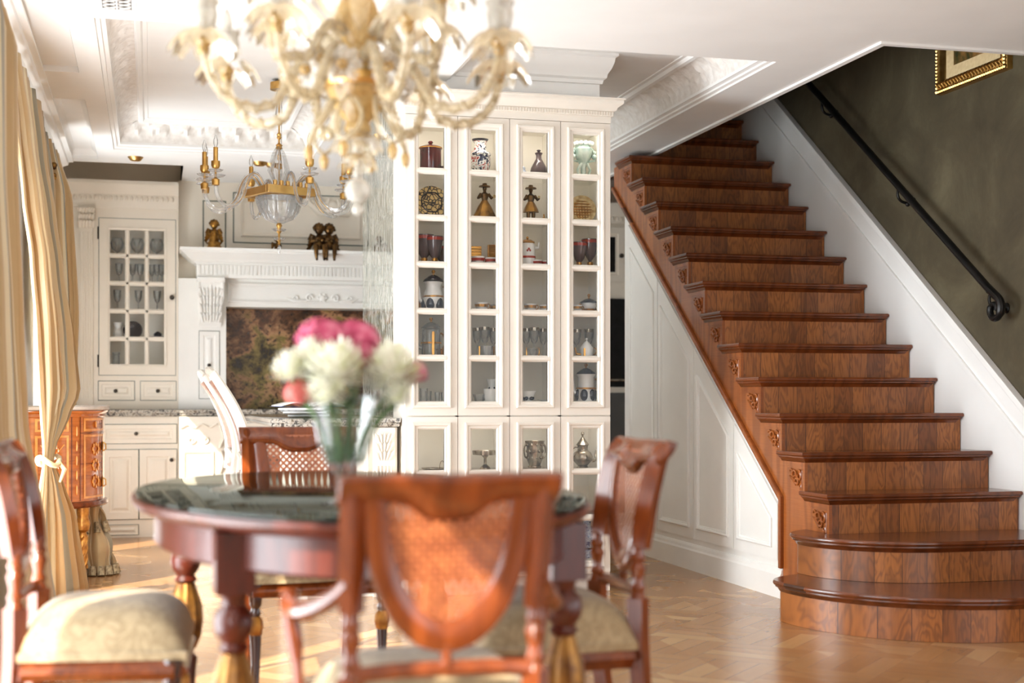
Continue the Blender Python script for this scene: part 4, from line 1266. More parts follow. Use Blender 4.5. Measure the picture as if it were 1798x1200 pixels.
item('saucer', 'dark edged saucer at the right of the sixth shelf, third column', 'saucer', 957, 5, M_porc, SAUCER, 0.9, 18, YC + 0.03)
coffee_pot('coffee_pot', 'large silver-white coffee pot with dark scalloped base, rightmost column', 1029, 5, 0.96, M_porc, M_gilt, M_navy, prof=[(0, 0), (0.046, 0), (0.050, 0.03), (0.042, 0.06), (0.040, 0.12), (0.052, 0.135), (0, 0.137)])
# lower doors
item('serving_tray', 'silver tray with twig handle on the lower left glazed shelf', 'tray', 762, 6, M_silver, [(0, 0), (0.05, 0), (0.058, 0.006), (0.058, 0.008), (0.048, 0.003), (0, 0.003)], 1.0, 24, parts=[('handle', M_silver, lambda q, s: q.tube(bez((0.03, 0, 0.004), (0.03, 0, 0.06), (0.055, 0, 0.06), (0.055, 0, 0.004), 8), 0.0025, 6))])
item('cake_stand', 'silver footed cake stand behind the second lower door', 'cake stand', 852, 6, M_silver, [(0, 0), (0.026, 0), (0.02, 0.01), (0.007, 0.022), (0.007, 0.05), (0.016, 0.062), (0.058, 0.066), (0.060, 0.085), (0.056, 0.085), (0.05, 0.07), (0, 0.068)], 1.0, 24, flute=(10, 0.02))
item('ice_bucket', 'chased silver bucket behind the third lower door', 'bucket', 939, 6, M_silver, [(0, 0), (0.030, 0), (0.032, 0.008), (0.026, 0.014), (0.036, 0.04), (0.038, 0.10), (0.046, 0.128), (0.043, 0.128), (0.034, 0.1), (0, 0.03)], 1.0, 20, flute=(8, 0.05), parts=[('chased_flowers', M_silver, spots([(0.05, 0.037), (0.08, 0.038), (0.11, 0.041)], 0, 0.006, 10, 0.5)), ('handle', M_silver, lambda q, s: (handle(0.04, 0.05, 0.11, 0.016)(q, s), handle(-0.04, 0.05, 0.11, 0.016)(q, s)))])
item('silver_teapot', 'silver teapot with tall domed lid behind the rightmost lower door', 'teapot', 1023, 6, M_silver, [(0, 0), (0.026, 0), (0.020, 0.008), (0.040, 0.03), (0.044, 0.045), (0.036, 0.065), (0.022, 0.075), (0.022, 0.092), (0.028, 0.098), (0.012, 0.12), (0.006, 0.13), (0, 0.13)], 1.1, 18, flute=(8, 0.04), parts=[('lid_finial', M_silver, lidknob(0.128, 0.008, 0.026)), ('spout', M_silver, spout(0.040, 0.03, 0.062, 0.075, 0.008)), ('handle', M_silver, handle(-0.024, 0.03, 0.088, 0.035, 0.004))])
for k in range(5):
    o = MB().lathe([(0, 0), (0.03, 0), (0.058, 0.005), (0.058, 0.006), (0.03, 0.002), (0, 0.002)], None, 24).build('plate', M_porc)
    o.location = (px(1027), YC, shz(7) + 0.0006 + 0.0026 * k)
    tag(o, ['lowest', 'second', 'middle', 'fourth', 'topmost'][k] + ' flat plate of the stack behind the rightmost lower door', 'plate', 'stacked plates in the display cabinet')
item('blue_white_vase', 'tall blue and white faceted vase at the bottom of the rightmost column', 'vase', 1030, 8, M_delft, [(0, 0), (0.034, 0), (0.036, 0.03), (0.030, 0.045), (0.052, 0.085), (0.056, 0.11), (0.046, 0.135), (0.022, 0.15), (0.020, 0.195), (0.030, 0.205), (0.026, 0.205), (0, 0.19)], 0.98, 8, parts=[('painted_band', M_navy, bandr(0.040, 0.048, 0.0316, 0.033))])

# ---------------------------------------------------------------- etched glass screen
gs = thing('glass_screen', 'clear glass screen etched with birch-like flames left of the display cabinet', 'screen', (DX0 - 0.0, 7.8, 0.93))
MB().box(-0.005, 0.005, -0.50, 0.55, -0.03 + 0.0, 1.69).build('etched_pane', M_etched, gs, smooth=0)
MB().box(-0.012, 0.012, -0.50, 0.55, 1.668, 1.688).build('top_channel', M_ceil, gs, smooth=0)

# downlights
def downlight(x, y, label):
    o = thing('downlight', label, 'light', (x, y, HC), 0, 'brass downlights in the kitchen ceiling')
    MB().lathe([(0.052, 0.0), (0.050, -0.004), (0.036, -0.022), (0.034, -0.024), (0.030, -0.022), (0.030, 0.0)], None, 20).build('trim_ring', M_brass, o)
    MB().lathe([(0.0, -0.014), (0.030, -0.014)], None, 16).build('lens', M_milk, o)
p = at_z(238, 276, HC); downlight(p.x, p.y, 'brass downlight over the glass-fronted kitchen hutch')
p = at_z(456, 285, HC); downlight(p.x, p.y, 'brass downlight left of the close pair behind the crystal chandelier')
p = at_z(471, 286, HC - 0.0); downlight(p.x + 0.03, p.y + 0.04, 'brass downlight right of the close pair behind the crystal chandelier')
p = at_z(670, 237, HC); downlight(1.37, p.y, 'brass downlight nearer on the beam above the glass screen')
p = at_z(647, 268, HC); downlight(1.37, p.y, 'brass downlight further along the beam above the glass screen')
p = at_z(668, 187, HC); downlight(1.26, p.y, 'brass downlight close to the cabinet cornice on the beam')

# ceiling vent grille
vg = thing('vent_grille', 'white fretwork vent grille in the ceiling at the top left', 'vent', (at_z(205, 4, HC).x, at_z(205, 4, HC).y, HC))
m = MB()
m.ring(rect(-0.075, 0.075, -0.11, 0.11), [(0, 0), (0, 0.006), (0.016, 0.006), (0.016, 0)], lambda u, v, h: (u, v, -h))
for i in range(4):
    for s in (-1, 1):
        yy = -0.075 + 0.05 * i
        m.tube([(0, yy - 0.02, -0.003), (s * 0.055, yy + 0.018, -0.003)], 0.004, 4)
        m.tube([(s * 0.055, yy - 0.02, -0.003), (s * 0.01, yy + 0.012, -0.003)], 0.004, 4)
m.tube([(0, -0.1, -0.003), (0, 0.1, -0.003)], 0.004, 4)
m.build('fretwork', M_ceil, vg, smooth=0)
MB().box(-0.06, 0.06, -0.095, 0.095, -0.0012, -0.0004).build('dark_backing', M_knob, vg, smooth=0)
# ---------------------------------------------------------------- kitchen run along the back wall
RAISED = [(0, 0), (0.004, -0.006), (0.018, -0.007), (0.030, 0.002), (0.034, 0.004)]
def panel_front(parent, name, x0, x1, z0, z1, y, off, mat=None, inner=0.055, flat=False):
    """a framed door or drawer front facing the room"""
    mat = mat or M_cream
    m = MB()
    m.ring(rect(x0 - 0.004, x1 + 0.004, z0 - 0.004, z1 + 0.004), [(0, -0.0025), (0.006, -0.0025)], FY(y))
    g = m.build('shadow_gap', M_groove, parent, smooth=0); g.location = -off
    m = MB()
    k = inner
    m.ring(rect(x0, x1, z0, z1), [(0, -0.018), (0, 0.0), (0.002, 0.002), (k, 0.002), (k + 0.004, -0.005), (k + 0.016, -0.006), (k + 0.034, 0.004)], FY(y))
    m.box(x0 + k + 0.033, x1 - k - 0.033, y - 0.004, y + 0.01, z0 + k + 0.033, z1 - k - 0.033)
    d = m.build(name, mat, parent, smooth=30); d.location = -off
    return d
def knob(parent, x, z, y, off=None, r=0.014, mat=None):
    m = MB().lathe([(0, 0), (r * 0.9, 0), (r * 0.4, 0.004), (r * 0.4, 0.012), (r, 0.016), (r, 0.022), (r * 0.6, 0.028), (0, 0.029)], T(x, y, z) @ RX(90), 14)
    o = m.build('knob', mat or M_knob, parent)
    return o
KB = 10.47
def ax(u, y): return at_y(u, 700, y).x
def az(u, v, y): return at_y(u, v, y).z
# base cabinet left
bx0, bx1 = -0.66, ax(313, KB)
bc = thing('base_cabinet', 'cream base cabinet with one wide drawer over two doors, below the hutch', 'cabinet', (-0.2, KB, 0))
BO = Vector((-0.2, KB, 0))
m = MB().box(bx0, bx1, KB + 0.006, YK, 0.0, 0.868)
o = m.build('carcass', M_cream, bc, smooth=0); o.location = -BO
dx0, dx1 = ax(179, KB), ax(310, KB)
d = panel_front(bc, 'drawer', dx0, dx1, az(240, 779, KB), az(240, 746, KB), KB - 0.004, BO, inner=0.03)
knob(d, ax(239, KB), az(239, 762, KB), KB - 0.004)
xm = ax(244, KB)
for k, (a, b) in enumerate(((dx0, xm - 0.004), (xm + 0.004, dx1))):
    d = panel_front(bc, 'door', a, b, az(240, 912, KB), az(240, 790, KB), KB - 0.004, BO, inner=0.05)
    if k == 1: knob(d, ax(301, KB), az(301, 808, KB), KB - 0.004)
d = panel_front(bc, 'plinth_panel', dx0, xm - 0.004, 0.02, az(240, 922, KB), KB - 0.004, BO, inner=0.0)
# base cabinets flanking and under the hob
fx0, fx1 = ax(314, 10.42), ax(398, 10.42)
fc = thing('base_cabinet', 'sunlit cream base cabinet with carved scrolls under the mantel corbel', 'cabinet', ((fx0 + fx1) / 2, 10.42, 0))
FO = Vector(((fx0 + fx1) / 2, 10.42, 0))
o = MB().box(fx0, fx1, 10.42, YK, 0, 0.868).build('carcass', M_cream, fc, smooth=0); o.location = -FO
m = MB()
m.ring(rect(fx0 + 0.03, fx1 - 0.09, 0.12, 0.62), BEAD, FY(10.42))
o = m.build('door', M_cream, fc); o.location = -FO
m = MB()
for s in (-1, 1):
    cx = (fx0 + fx1 - 0.06) / 2
    m.tube([(cx + s * a, 10.412, 0.70 + b) for a, b in scroll(0.05, 0, 0.03, 0.006, 180, 560, 18)], 0.006, 6)
m.tube([(cx + a, 10.412, 0.80 + 0.012 * math.sin(a * 60)) for a in [i * 0.02 - 0.13 for i in range(14)]], 0.008, 6)
for i in range(4):
    m.tube([(fx1 - 0.045 + 0.004 * i, 10.41, 0.80 - 0.18 * i), (fx1 - 0.02, 10.40, 0.72 - 0.18 * i), (fx1 - 0.05, 10.41, 0.64 - 0.18 * i)], 0.010, 6)
o = m.build('carved_ornament', M_cream, fc); o.location = -FO
rx0 = fx1 + 0.004
rc = thing('base_cabinet', 'long cream base cabinet behind the island under the brown stone panel', 'cabinet', (1.5, 10.47, 0))
RO = Vector((1.5, 10.47, 0))
o = MB().box(rx0, 2.9, 10.476, YK, 0, 0.868).build('carcass', M_cream, rc, smooth=0); o.location = -RO
for k in range(4):
    a = rx0 + 0.02 + k * 0.57
    panel_front(rc, 'door', a, a + 0.54, 0.14, 0.82, 10.466, RO)
# worktop
wt = MB()
wt.ring(rect(-0.66, 2.9, KB - 0.035, YK + 0.03), [(0.012, 0.0), (0.0, 0.010), (0.004, 0.022), (-0.006, 0.026), (-0.006, 0.044), (0.004, 0.05), (0.4, 0.05)], lambda u, v, h: (u, v, 0.870 + h))
wt.box(-0.64, 2.88, KB - 0.02, YK + 0.03, 0.871, 0.9195)
wo = wt.build('kitchen_worktop', M_granite, smooth=30)
tag(wo, 'speckled granite worktop running along the back kitchen cabinets', 'worktop')

# glass-fronted hutch
HY = 10.62
hu = thing('kitchen_hutch', 'cream hutch with a fifteen-pane glazed door between fluted pilasters', 'cabinet', (-0.2, HY, 0.92))
HUO = Vector((-0.2, HY, 0.92))
def hb(m, name, mat, par=None, **k):
    o = m.build(name, mat, par or hu, **k)
    if par is None: o.location = -HUO
    return o
gx0, gx1 = ax(193, HY), ax(288, HY)
gz0, gz1 = az(240, 640, HY), az(240, 405, HY)
ex0, ex1 = ax(174, HY), ax(308, HY)
ez0, ez1 = az(240, 659, HY), az(240, 385, HY)
hx0, hx1 = -0.66, ax(320, HY) - 0.028
ZT = 2.44
m = MB()
m.box(hx0, ex0 - 0.005, HY, YK, 0.921, ZT)
m.box(ex1 + 0.005, hx1, HY, YK, 0.921, ZT)
m.box(ex0 - 0.005, ex1 + 0.005, HY, YK, 0.921, ez0 - 0.004)
m.box(ex0 - 0.005, ex1 + 0.005, HY, YK, ez1 + 0.004, ZT)
hb(m, 'carcass', M_cream, smooth=0)
m = MB().box(ex0 - 0.004, ex1 + 0.004, YK - 0.05, YK - 0.04, ez0, ez1)
hb(m, 'lining', M_inside, smooth=0)
m = MB()
m.ring(rect(ex0 - 0.004, ex1 + 0.004, ez0 - 0.004, ez1 + 0.004), [(0, 0.0005), (0.006, 0.0005)], FY(HY))
for (a, b, c_, e) in ((ax(173, HY), ax(236, HY), az(240, 703, HY), az(240, 670, HY)), (ax(247, HY), ax(309, HY), az(240, 703, HY), az(240, 670, HY))):
    m.ring(rect(a - 0.004, b + 0.004, c_ - 0.004, e + 0.004), [(0, 0.0005), (0.006, 0.0005)], FY(HY))
hb(m, 'shadow_gap', M_groove, smooth=0)
pw = (gx1 - gx0 - 2 * 0.032) / 3
ph = (gz1 - gz0 - 4 * 0.034) / 5
m = MB()
m.box(ex0, gx0, HY - 0.002, HY + 0.018, ez0, ez1); m.box(gx1, ex1, HY - 0.002, HY + 0.018, ez0, ez1)
m.box(gx0, gx1, HY - 0.002, HY + 0.018, ez0, gz0); m.box(gx0, gx1, HY - 0.002, HY + 0.018, gz1, ez1)
m.ring(rect(gx0 - 0.02, gx1 + 0.02, gz0 - 0.02, gz1 + 0.02), [(0, 0.002), (0.0, 0.008), (0.006, 0.010), (0.014, 0.006), (0.02, 0.0), (0.02, -0.012)], FY(HY))
for i in range(1, 3):
    x = gx0 + i * (pw + 0.032) - 0.032
    m.prism([(0, 0), (0.008, 0.008), (0.024, 0.008), (0.032, 0)], gz0, gz1, lambda a, b, dd: (x + a, HY + 0.004 - b, dd))
    m.box(x, x + 0.032, HY + 0.004, HY + 0.016, gz0, gz1)
for i in range(1, 5):
    z = gz0 + i * (ph + 0.034) - 0.034
    m.prism([(0, 0), (0.009, 0.008), (0.025, 0.008), (0.034, 0)], gx0, gx1, lambda a, b, dd: (dd, HY + 0.004 - b, z + a))
    m.box(gx0, gx1, HY + 0.004, HY + 0.016, z, z + 0.034)
gd = hb(m, 'glazed_door', M_cream, smooth=30)
knob(gd, ax(302, HY), az(302, 523, HY), HY - 0.002, r=0.018)
MB().box(gx0, gx1, HY + 0.017, HY + 0.019, gz0, gz1).build('pane', M_pane, gd, smooth=0)
for v in (409, 634):
    MB().lathe([(0.006, -0.045), (0.006, 0.045)], T(ax(172.5, HY), HY - 0.006, az(173, v, HY)), 8).build('hinge', M_black_iron, gd)
for (a, b, ku) in ((173, 236, 203), (247, 309, 277)):
    d = panel_front(hu, 'drawer', ax(a, HY), ax(b, HY), az(240, 703, HY), az(240, 670, HY), HY - 0.004, HUO, inner=0.022)
    knob(d, ax(ku, HY), az(ku, 687, HY), HY - 0.004)
hsz = []
for i in range(5):
    z = gz0 + i * (ph + 0.034) - (0.018 if i else -0.0)
    hsz.append(z)
    if i: hb(MB().box(ex0 + 0.0, ex1 - 0.0, HY + 0.03, YK - 0.055, z - 0.006, z), 'glass_shelf', M_pane, smooth=0)
hb(MB().box(ex0, ex1, HY + 0.02, YK - 0.055, gz0 - 0.01, gz0), 'shelf', M_inside, smooth=0)
# pilaster with leafy capital
pxa, pxb = ax(140, HY - 0.04), ax(163, HY - 0.04)
m = MB().box(pxa, pxb, HY - 0.03, HY, 0.93, az(150, 400, HY))
for i in range(5):
    x = pxa + 0.012 + i * (pxb - pxa - 0.024) / 4
    m.tube([(x, HY - 0.031, 1.0), (x, HY - 0.031, az(150, 408, HY))], 0.006, 6)
hb(m, 'fluted_pilaster', M_cream, smooth=40)
m = MB()
for i in range(5):
    for r_ in range(3):
        x = pxa + i * (pxb - pxa) / 4
        z = az(150, 400, HY) + 0.02 + r_ * 0.045
        m.tube([(x, HY - 0.035, z - 0.02), (x, HY - 0.05, z + 0.015), (x + 0.006, HY - 0.062, z + 0.03), (x, HY - 0.055, z + 0.022)], [0.013, 0.014, 0.009, 0.004], 6)
m.box(pxa - 0.015, pxb + 0.015, HY - 0.06, HY, az(150, 365, HY) - 0.015, az(150, 365, HY))
hb(m, 'leafy_capital', M_cream, smooth=40)
m = MB()
m.prism([(0, 0), (0.02, 0.0), (0.024, 0.025), (0.03, 0.04), (0.03, 0.10), (0.05, 0.115), (0.075, 0.15), (0.10, 0.165), (0.10, 0.19), (0, 0.19)], hx0, hx1, lambda a, b, dd: (dd, HY - 0.0 - a, 2.385 + b))
hb(m, 'cornice', M_cream, smooth=30)
m = MB()
x = hx0 + 0.02
while x < hx1 - 0.02:
    m.ball((x, HY - 0.034, 2.455), 0.013, 6, 5, (0.9, 0.7, 1.5)); x += 0.036
hb(m, 'egg_and_dart', M_cream)
# glassware inside the hutch
def hitem(name, label, cat, u, row, mat, prof, s=1.0, dy=0.12, group=None):
    o = MB().lathe([(a * s, b * s) for a, b in prof], None, 14).build(name, mat)
    o.location = (ax(u, HY + dy), HY + dy, hsz[row] + 0.001)
    return tag(o, label, cat, group)
for k, (u, row, lab) in enumerate(((209, 3, 'left pane'), (233, 3, 'left of the middle pane'), (246, 3, 'right of the middle pane'), (267, 3, 'left of the right pane'), (276, 3, 'middle of the right pane'), (284, 3, 'right of the right pane'))):
    hitem('champagne_flute', 'thin glass flute on the second hutch shelf, ' + lab, 'glass', u, row, M_pale, WINE, 1.1, group='flutes in the hutch')
for u, lab in ((206, 'left pane'), (243, 'middle pane'), (276, 'right pane')):
    hitem('wine_glass', 'wide wine glass on the middle hutch shelf, ' + lab, 'glass', u, 2, M_pale, WINE, 1.15, group='wine glasses in the hutch')
for u, lab in ((206, 'left pane'), (241, 'middle pane'), (275, 'right pane')):
    hitem('brandy_glass', 'pale brandy glass on the topmost hutch shelf, ' + lab, 'glass', u, 4, M_pale, [(0, 0), (0.03, 0), (0.005, 0.01), (0.005, 0.03), (0.04, 0.06), (0.05, 0.1), (0.036, 0.14), (0.034, 0.14), (0.0, 0.05)], 1.0, group='brandy glasses in the hutch')
o = MB().lathe([(0, 0), (0.065, 0), (0.07, 0.006), (0.068, 0.012), (0, 0.008)], T(0, 0, 0.072) @ RX(80), 24).build('dark_plate', M_navy)
o.location = (ax(233, HY + 0.2), HY + 0.2, hsz[1] + 0.001); tag(o, 'round dark plate propped up on the fourth hutch shelf', 'plate')
hitem('milk_jug', 'white jug left of the dark plate in the hutch', 'jug', 207, 1, M_porc, [(0, 0), (0.03, 0), (0.036, 0.05), (0.024, 0.09), (0.034, 0.13), (0.03, 0.13), (0, 0.06)], 0.95)
for k in range(4):
    o = MB().lathe([(0, 0), (0.04, 0), (0.06, 0.008), (0.058, 0.009), (0.03, 0.003), (0, 0.003)], None, 20).build('saucer', M_porc)
    o.location = (ax(275, HY + 0.14), HY + 0.14, hsz[1] + 0.001 + 0.005 * k); tag(o, ['lowest', 'second', 'third', 'topmost'][k] + ' saucer of the stack in the hutch, right pane', 'saucer', 'stacked saucers in the hutch')
hitem('glass_jar', 'small clear jar on the lowest hutch shelf', 'jar', 204, 0, M_pale, [(0, 0), (0.024, 0), (0.024, 0.07), (0.028, 0.075), (0.028, 0.09), (0, 0.092)], 1.0)
hitem('black_lid_pot', 'squat black pot on the saucers in the hutch', 'pot', 277, 1, M_navy, [(0, 0), (0.03, 0), (0.034, 0.02), (0.02, 0.034), (0.008, 0.04), (0, 0.044)], 0.9).location.z = hsz[1] + 0.001 + 0.005 * 3 + 0.0095

# chimney breast and mantel
MX0, MX1 = hx1 + 0.001, 2.30
w = MB()
w.box(MX0, 2.9, 10.74, YK + 0.05, 1.8, HC)
w.build('wall_chimney', M_cream, kind='structure', smooth=0)
m = MB()
P1 = rect(ax(356, 10.74), ax(397, 10.74), az(360, 440, 10.74), az(360, 352, 10.74))
P2 = rect(ax(409, 10.74), 1.62, az(420, 427, 10.74), az(420, 338, 10.74))
for P in (P1, P2): m.ring(P, [(0, 0.001), (0.0, 0.004), (0.008, 0.004), (0.008, 0.001)], FY(10.74))
m.build('trim_10', M_groove, kind='structure', smooth=0)
m = MB()
m.ring([(P2[0][0] + 0.06, P2[0][1] + 0.05), (P2[1][0] - 0.06, P2[1][1] + 0.05), (P2[2][0] - 0.06, P2[2][1] - 0.05), (P2[3][0] + 0.06, P2[3][1] - 0.05)], scaled(BEAD, 1.3), FY(10.742))
m.build('trim_11', M_cream, kind='structure')
m = MB()
cx, cz = ax(585, 10.74), az(585, 350, 10.74)
for s in (-1, 1):
    m.tube([(cx + s * 0.015, 10.72, cz - 0.10), (cx + s * 0.11, 10.725, cz - 0.11), (cx + s * 0.20, 10.725, cz - 0.02), (cx + s * 0.24, 10.73, cz + 0.02)], [0.03, 0.026, 0.02, 0.01], 8)
    for i in range(4): m.tube([(cx + s * (0.03 + 0.05 * i), 10.73, cz - 0.10 + 0.02 * i), (cx + s * (0.05 + 0.05 * i), 10.722, cz - 0.04 + 0.01 * i), (cx + s * (0.03 + 0.05 * i), 10.73, cz + 0.0)], [0.012, 0.02, 0.006], 6)
m.ball((cx, 10.73, cz - 0.06), 0.05, 10, 7, (1, 0.5, 1))
o = m.build('carved_cartouche', M_cream); tag(o, 'cream carved shell cartouche on the wall above the cherub pair', 'ornament')

mt = thing('mantelpiece', 'white mantelpiece with dentil shelf and acanthus corbels over the brown stone', 'mantelpiece', (1.2, 10.5, 1.9))
MO = Vector((1.2, 10.5, 1.9))
def mb_(m, name, mat=None, **k):
    o = m.build(name, mat or M_white, mt, **k); o.location = -MO
    return o
ix0 = ax(346, 10.52)
m = MB()
m.ring(rect(ix0, MX1, 10.50, 10.95), [(0.3, -0.002), (0, 0.0), (-0.004, 0.016), (-0.004, 0.02), (-0.004, 0.10), (-0.014, 0.104), (-0.016, 0.112), (-0.03, 0.118), (-0.05, 0.130), (-0.085, 0.160), (-0.110, 0.178), (-0.112, 0.185), (-0.125, 0.187), (-0.125, 0.208), (0.3, 0.208)], lambda u, v, h: (u, v, 1.885 + h))
mb_(m, 'shelf', smooth=35)
m = MB()
x = ix0 + 0.004
while x < MX1:
    m.box(x, x + 0.017, 10.484, 10.497, 1.908, 1.972); x += 0.029
x = ix0
while x < MX1:
    m.box(x, x + 0.007, 10.474, 10.486, 1.992, 2.004); x += 0.0145
mb_(m, 'dentils', smooth=0)
zl = az(420, 539, 10.62)
m = MB()
m.box(MX0 + 0.0, ax(397, 10.60), 10.60, YK, 0.921, 1.884)
m.box(ax(397, 10.60), 1.90, 10.62, YK, zl, 1.884)
m.box(1.90, 2.30, 10.60, YK, 0.921, 1.884)
mb_(m, 'surround', smooth=0)
m = MB()
m.ring(rect(ax(400, 10.62), 1.88, zl + 0.03, 1.86), scaled(BEAD, 1.2), FY(10.62))
xc = ax(566, 10.62)
for s in (-1, 1):
    for (a, b, r0, a0, a1) in ((0.10, 0.0, 0.030, 90 + 90 * s, 90 + 90 * s - s * 400), (0.20, -0.005, 0.022, 90 - 90 * s, 90 - 90 * s + s * 360)):
        m.tube([(xc + s * a + p, 10.612, 1.755 + b + q) for p, q in scroll(0, 0, r0, 0.006, a0, a1, 18)], 0.008, 6)
    m.tube([(xc + s * 0.12, 10.612, 1.735), (xc + s * 0.20, 10.608, 1.728), (xc + s * 0.27, 10.614, 1.755)], [0.010, 0.013, 0.004], 6)
m.ball((xc, 10.612, 1.755), 0.026, 10, 7, (1, 0.5, 1))
for k in range(6): m.ball((xc + 0.03 * math.cos(k * PI / 3), 10.612, 1.755 + 0.03 * math.sin(k * PI / 3)), 0.010, 6, 5)
mb_(m, 'frieze_carving')
def corbel(cx):
    m = MB()
    wid = 0.20
    prof = [(10.60, 1.53), (10.575, 1.53), (10.57, 1.56), (10.545, 1.58), (10.54, 1.63), (10.53, 1.70), (10.50, 1.78), (10.48, 1.83), (10.485, 1.85), (10.47, 1.86), (10.47, 1.884), (10.60, 1.884)]
    m.prism(prof, cx - wid / 2, cx + wid / 2, lambda a, b, d: (d * 1.0 + (cx - d) * max(0, (1.86 - b)) * 0.7, a, b))
    for i in range(-3, 4):
        for r_ in range(4):
            z = 1.60 + 0.062 * r_
            y = 10.54 - 0.05 * (z - 1.58) / 0.25
            k = 1 - 0.7 * (1.86 - z)
            m.tube([(cx + i * 0.024 * k, y, z - 0.03), (cx + i * 0.028 * k, y - 0.016, z + 0.01), (cx + i * 0.031 * k, y - 0.012, z + 0.032)], [0.006, 0.010, 0.003], 6)
    m.tube([(cx, 10.54, 1.56), (cx, 10.515, 1.68), (cx, 10.475, 1.83)], [0.006, 0.012, 0.008], 6)
    for s in (-1, 1):
        m.tube([(cx + s * 0.085, 10.475 + 0.0, 1.845 + 0.0), (cx + s * 0.088, 10.50, 1.75), (cx + s * 0.07, 10.54, 1.64), (cx + s * 0.06, 10.555, 1.56)], 0.009, 6)
    mb_(m, 'corbel', smooth=40)
corbel(ax(370, 10.52)); corbel(2.12)
sd = panel_front(mt, 'spice_door', ax(350, 10.60), ax(385, 10.60), az(370, 700, 10.60), az(370, 582, 10.60), 10.594, MO, M_white, inner=0.03)
knob(sd, ax(367, 10.6), az(367, 642, 10.6), 10.594)
o = MB().box(ax(397, 10.60) + 0.0005, 1.8995, 10.86, 10.90, 0.9215, zl - 0.0005).build('stone_backsplash', M_brgran, smooth=0); tag(o, 'polished brown and gold stone panel under the mantelpiece', 'stone panel')

# cherubs on the mantel
def cherub_parts(m, wings, x, seated=True, s=1.0, lean=0.0):
    def P(a, b, c_): return (x + a * s + lean * c_, b * s, c_ * s)
    m.lathe([(0, 0), (0.034 * s, 0.0), (0.038 * s, 0.02 * s), (0.030 * s, 0.05 * s), (0.034 * s, 0.075 * s), (0.016 * s, 0.095 * s), (0.012 * s, 0.105 * s), (0, 0.105 * s)], T(x, 0, 0), 12)
    m.ball(P(0, -0.004, 0.128), 0.030 * s, 12, 9, (0.95, 1, 1.05))
    m.ball(P(0, -0.034, 0.124), 0.006 * s, 6, 5)
    for k in range(16):
        a = k * 2.4
        z = 0.125 + 0.03 * (k / 15)
        r_ = 0.030 * math.sqrt(max(0.05, 1 - (k / 15.0) ** 2)) 
        if math.sin(a) < -0.55 and z < 0.145: continue
        m.ball(P(r_ * math.cos(a), r_ * math.sin(a), z + 0.004), 0.011 * s, 6, 5)
    for q in (-1, 1):
        m.tube([P(q * 0.032, 0, 0.085), P(q * 0.044, -0.018, 0.055), P(q * 0.018, -0.044, 0.058)], [0.012 * s, 0.011 * s, 0.008 * s], 7)
        m.ball(P(q * 0.014, -0.048, 0.06), 0.010 * s, 7, 5)
        if seated:
            m.tube([P(q * 0.018, -0.01, 0.018), P(q * 0.026, -0.055, 0.022), P(q * 0.024, -0.068, -0.02), P(q * 0.022, -0.066, -0.05)], [0.019 * s, 0.017 * s, 0.012 * s, 0.008 * s], 8)
            m.ball(P(q * 0.022, -0.078, -0.056), 0.011 * s, 7, 5, (0.8, 1.6, 0.7))
        for k in range(5):
            a0 = P(q * 0.012, 0.026, 0.085)
            a1 = P(q * (0.045 + 0.004 * k), 0.036, 0.10 - 0.022 * k)
            a2 = P(q * (0.062 - 0.004 * k), 0.034, 0.07 - 0.020 * k)
            wings.tube([a0, a1, a2], [0.010 * s, 0.014 * s, 0.006 * s], 6, flat=(1, 0.6))
zsh = 1.885 + 0.208
def cherub(label, u, xs, block=False, s=1.0, mat=None, seated=True, y=10.46, rz=0):
    x = ax(u, y)
    o = thing('cherub_figurine', label, 'figurine', (x, y, zsh + 0.0005), rz)
    m, wg = MB(), MB()
    for q, xx in enumerate(xs): cherub_parts(m, wg, xx, seated, s, 0.0)
    zz = 0
    b = m.build('body', mat or M_bronze, o); w_ = wg.build('wings', mat or M_bronze, o)
    if block:
        for q in (b, w_): q.location.z = 0.045
        MB().lathe([(0, 0), (0.075, 0), (0.070, 0.012), (0.062, 0.016), (0.062, 0.042), (0.066, 0.045), (0, 0.045)], RZ(45), 4).build('plinth', mat or M_bronze, o, smooth=0, bevel=0.002)
cherub('praying gilt cherub on a square block at the left end of the mantel', 376, [0], True, 1.0, M_oldgold, False)
cherub('small bronze cherub half hidden behind the crystal chandelier drop', 487, [0], False, 0.62, None, False, 10.52, 30)
cherub('pair of seated bronze cherubs with legs dangling over the mantel edge', 569, [-0.037, 0.037], False, 1.25, M_bronze, True, 10.455)
cherub('bronze cherub seen through the etched glass screen', 666, [0], False, 0.78, None, False, 10.50, -25)

# oven column seen through the passage
OYY = 10.5
oc = thing('oven_column', 'tall kitchen column with dark oven seen through the passage beside the stair', 'cabinet', (3.55, OYY, 0))
OO = Vector((3.55, OYY, 0))
def ob(m, name, mat, **k):
    o = m.build(name, mat, oc, **k); o.location = -OO
    return o
ob(MB().box(3.2, 4.0, OYY + 0.01, 11.0, 0, 2.5), 'carcass', M_cream, smooth=0)
ob(MB().box(3.28, 3.95, OYY - 0.004, OYY + 0.01, az(1085, 680, OYY), az(1085, 525, OYY)), 'oven_door', M_black_iron, smooth=0)
ob(MB().box(3.28, 3.95, OYY - 0.004, OYY + 0.01, 0.10, az(1085, 690, OYY)), 'drawer_front', pm('slate_lacquer', srgb(88, 88, 86), srgb(80, 80, 78), 4, 0.35), smooth=0)
m = MB().tube([(3.32, OYY - 0.04, az(1085, 668, OYY)), (3.9, OYY - 0.04, az(1085, 668, OYY))], 0.010, 8)
ob(m, 'oven_handle', M_silver)
cux0, cux1 = ax(1066, OYY), ax(1096, OYY)
m = MB()
zq0, zq1 = az(1085, 495, OYY), az(1085, 400, OYY)
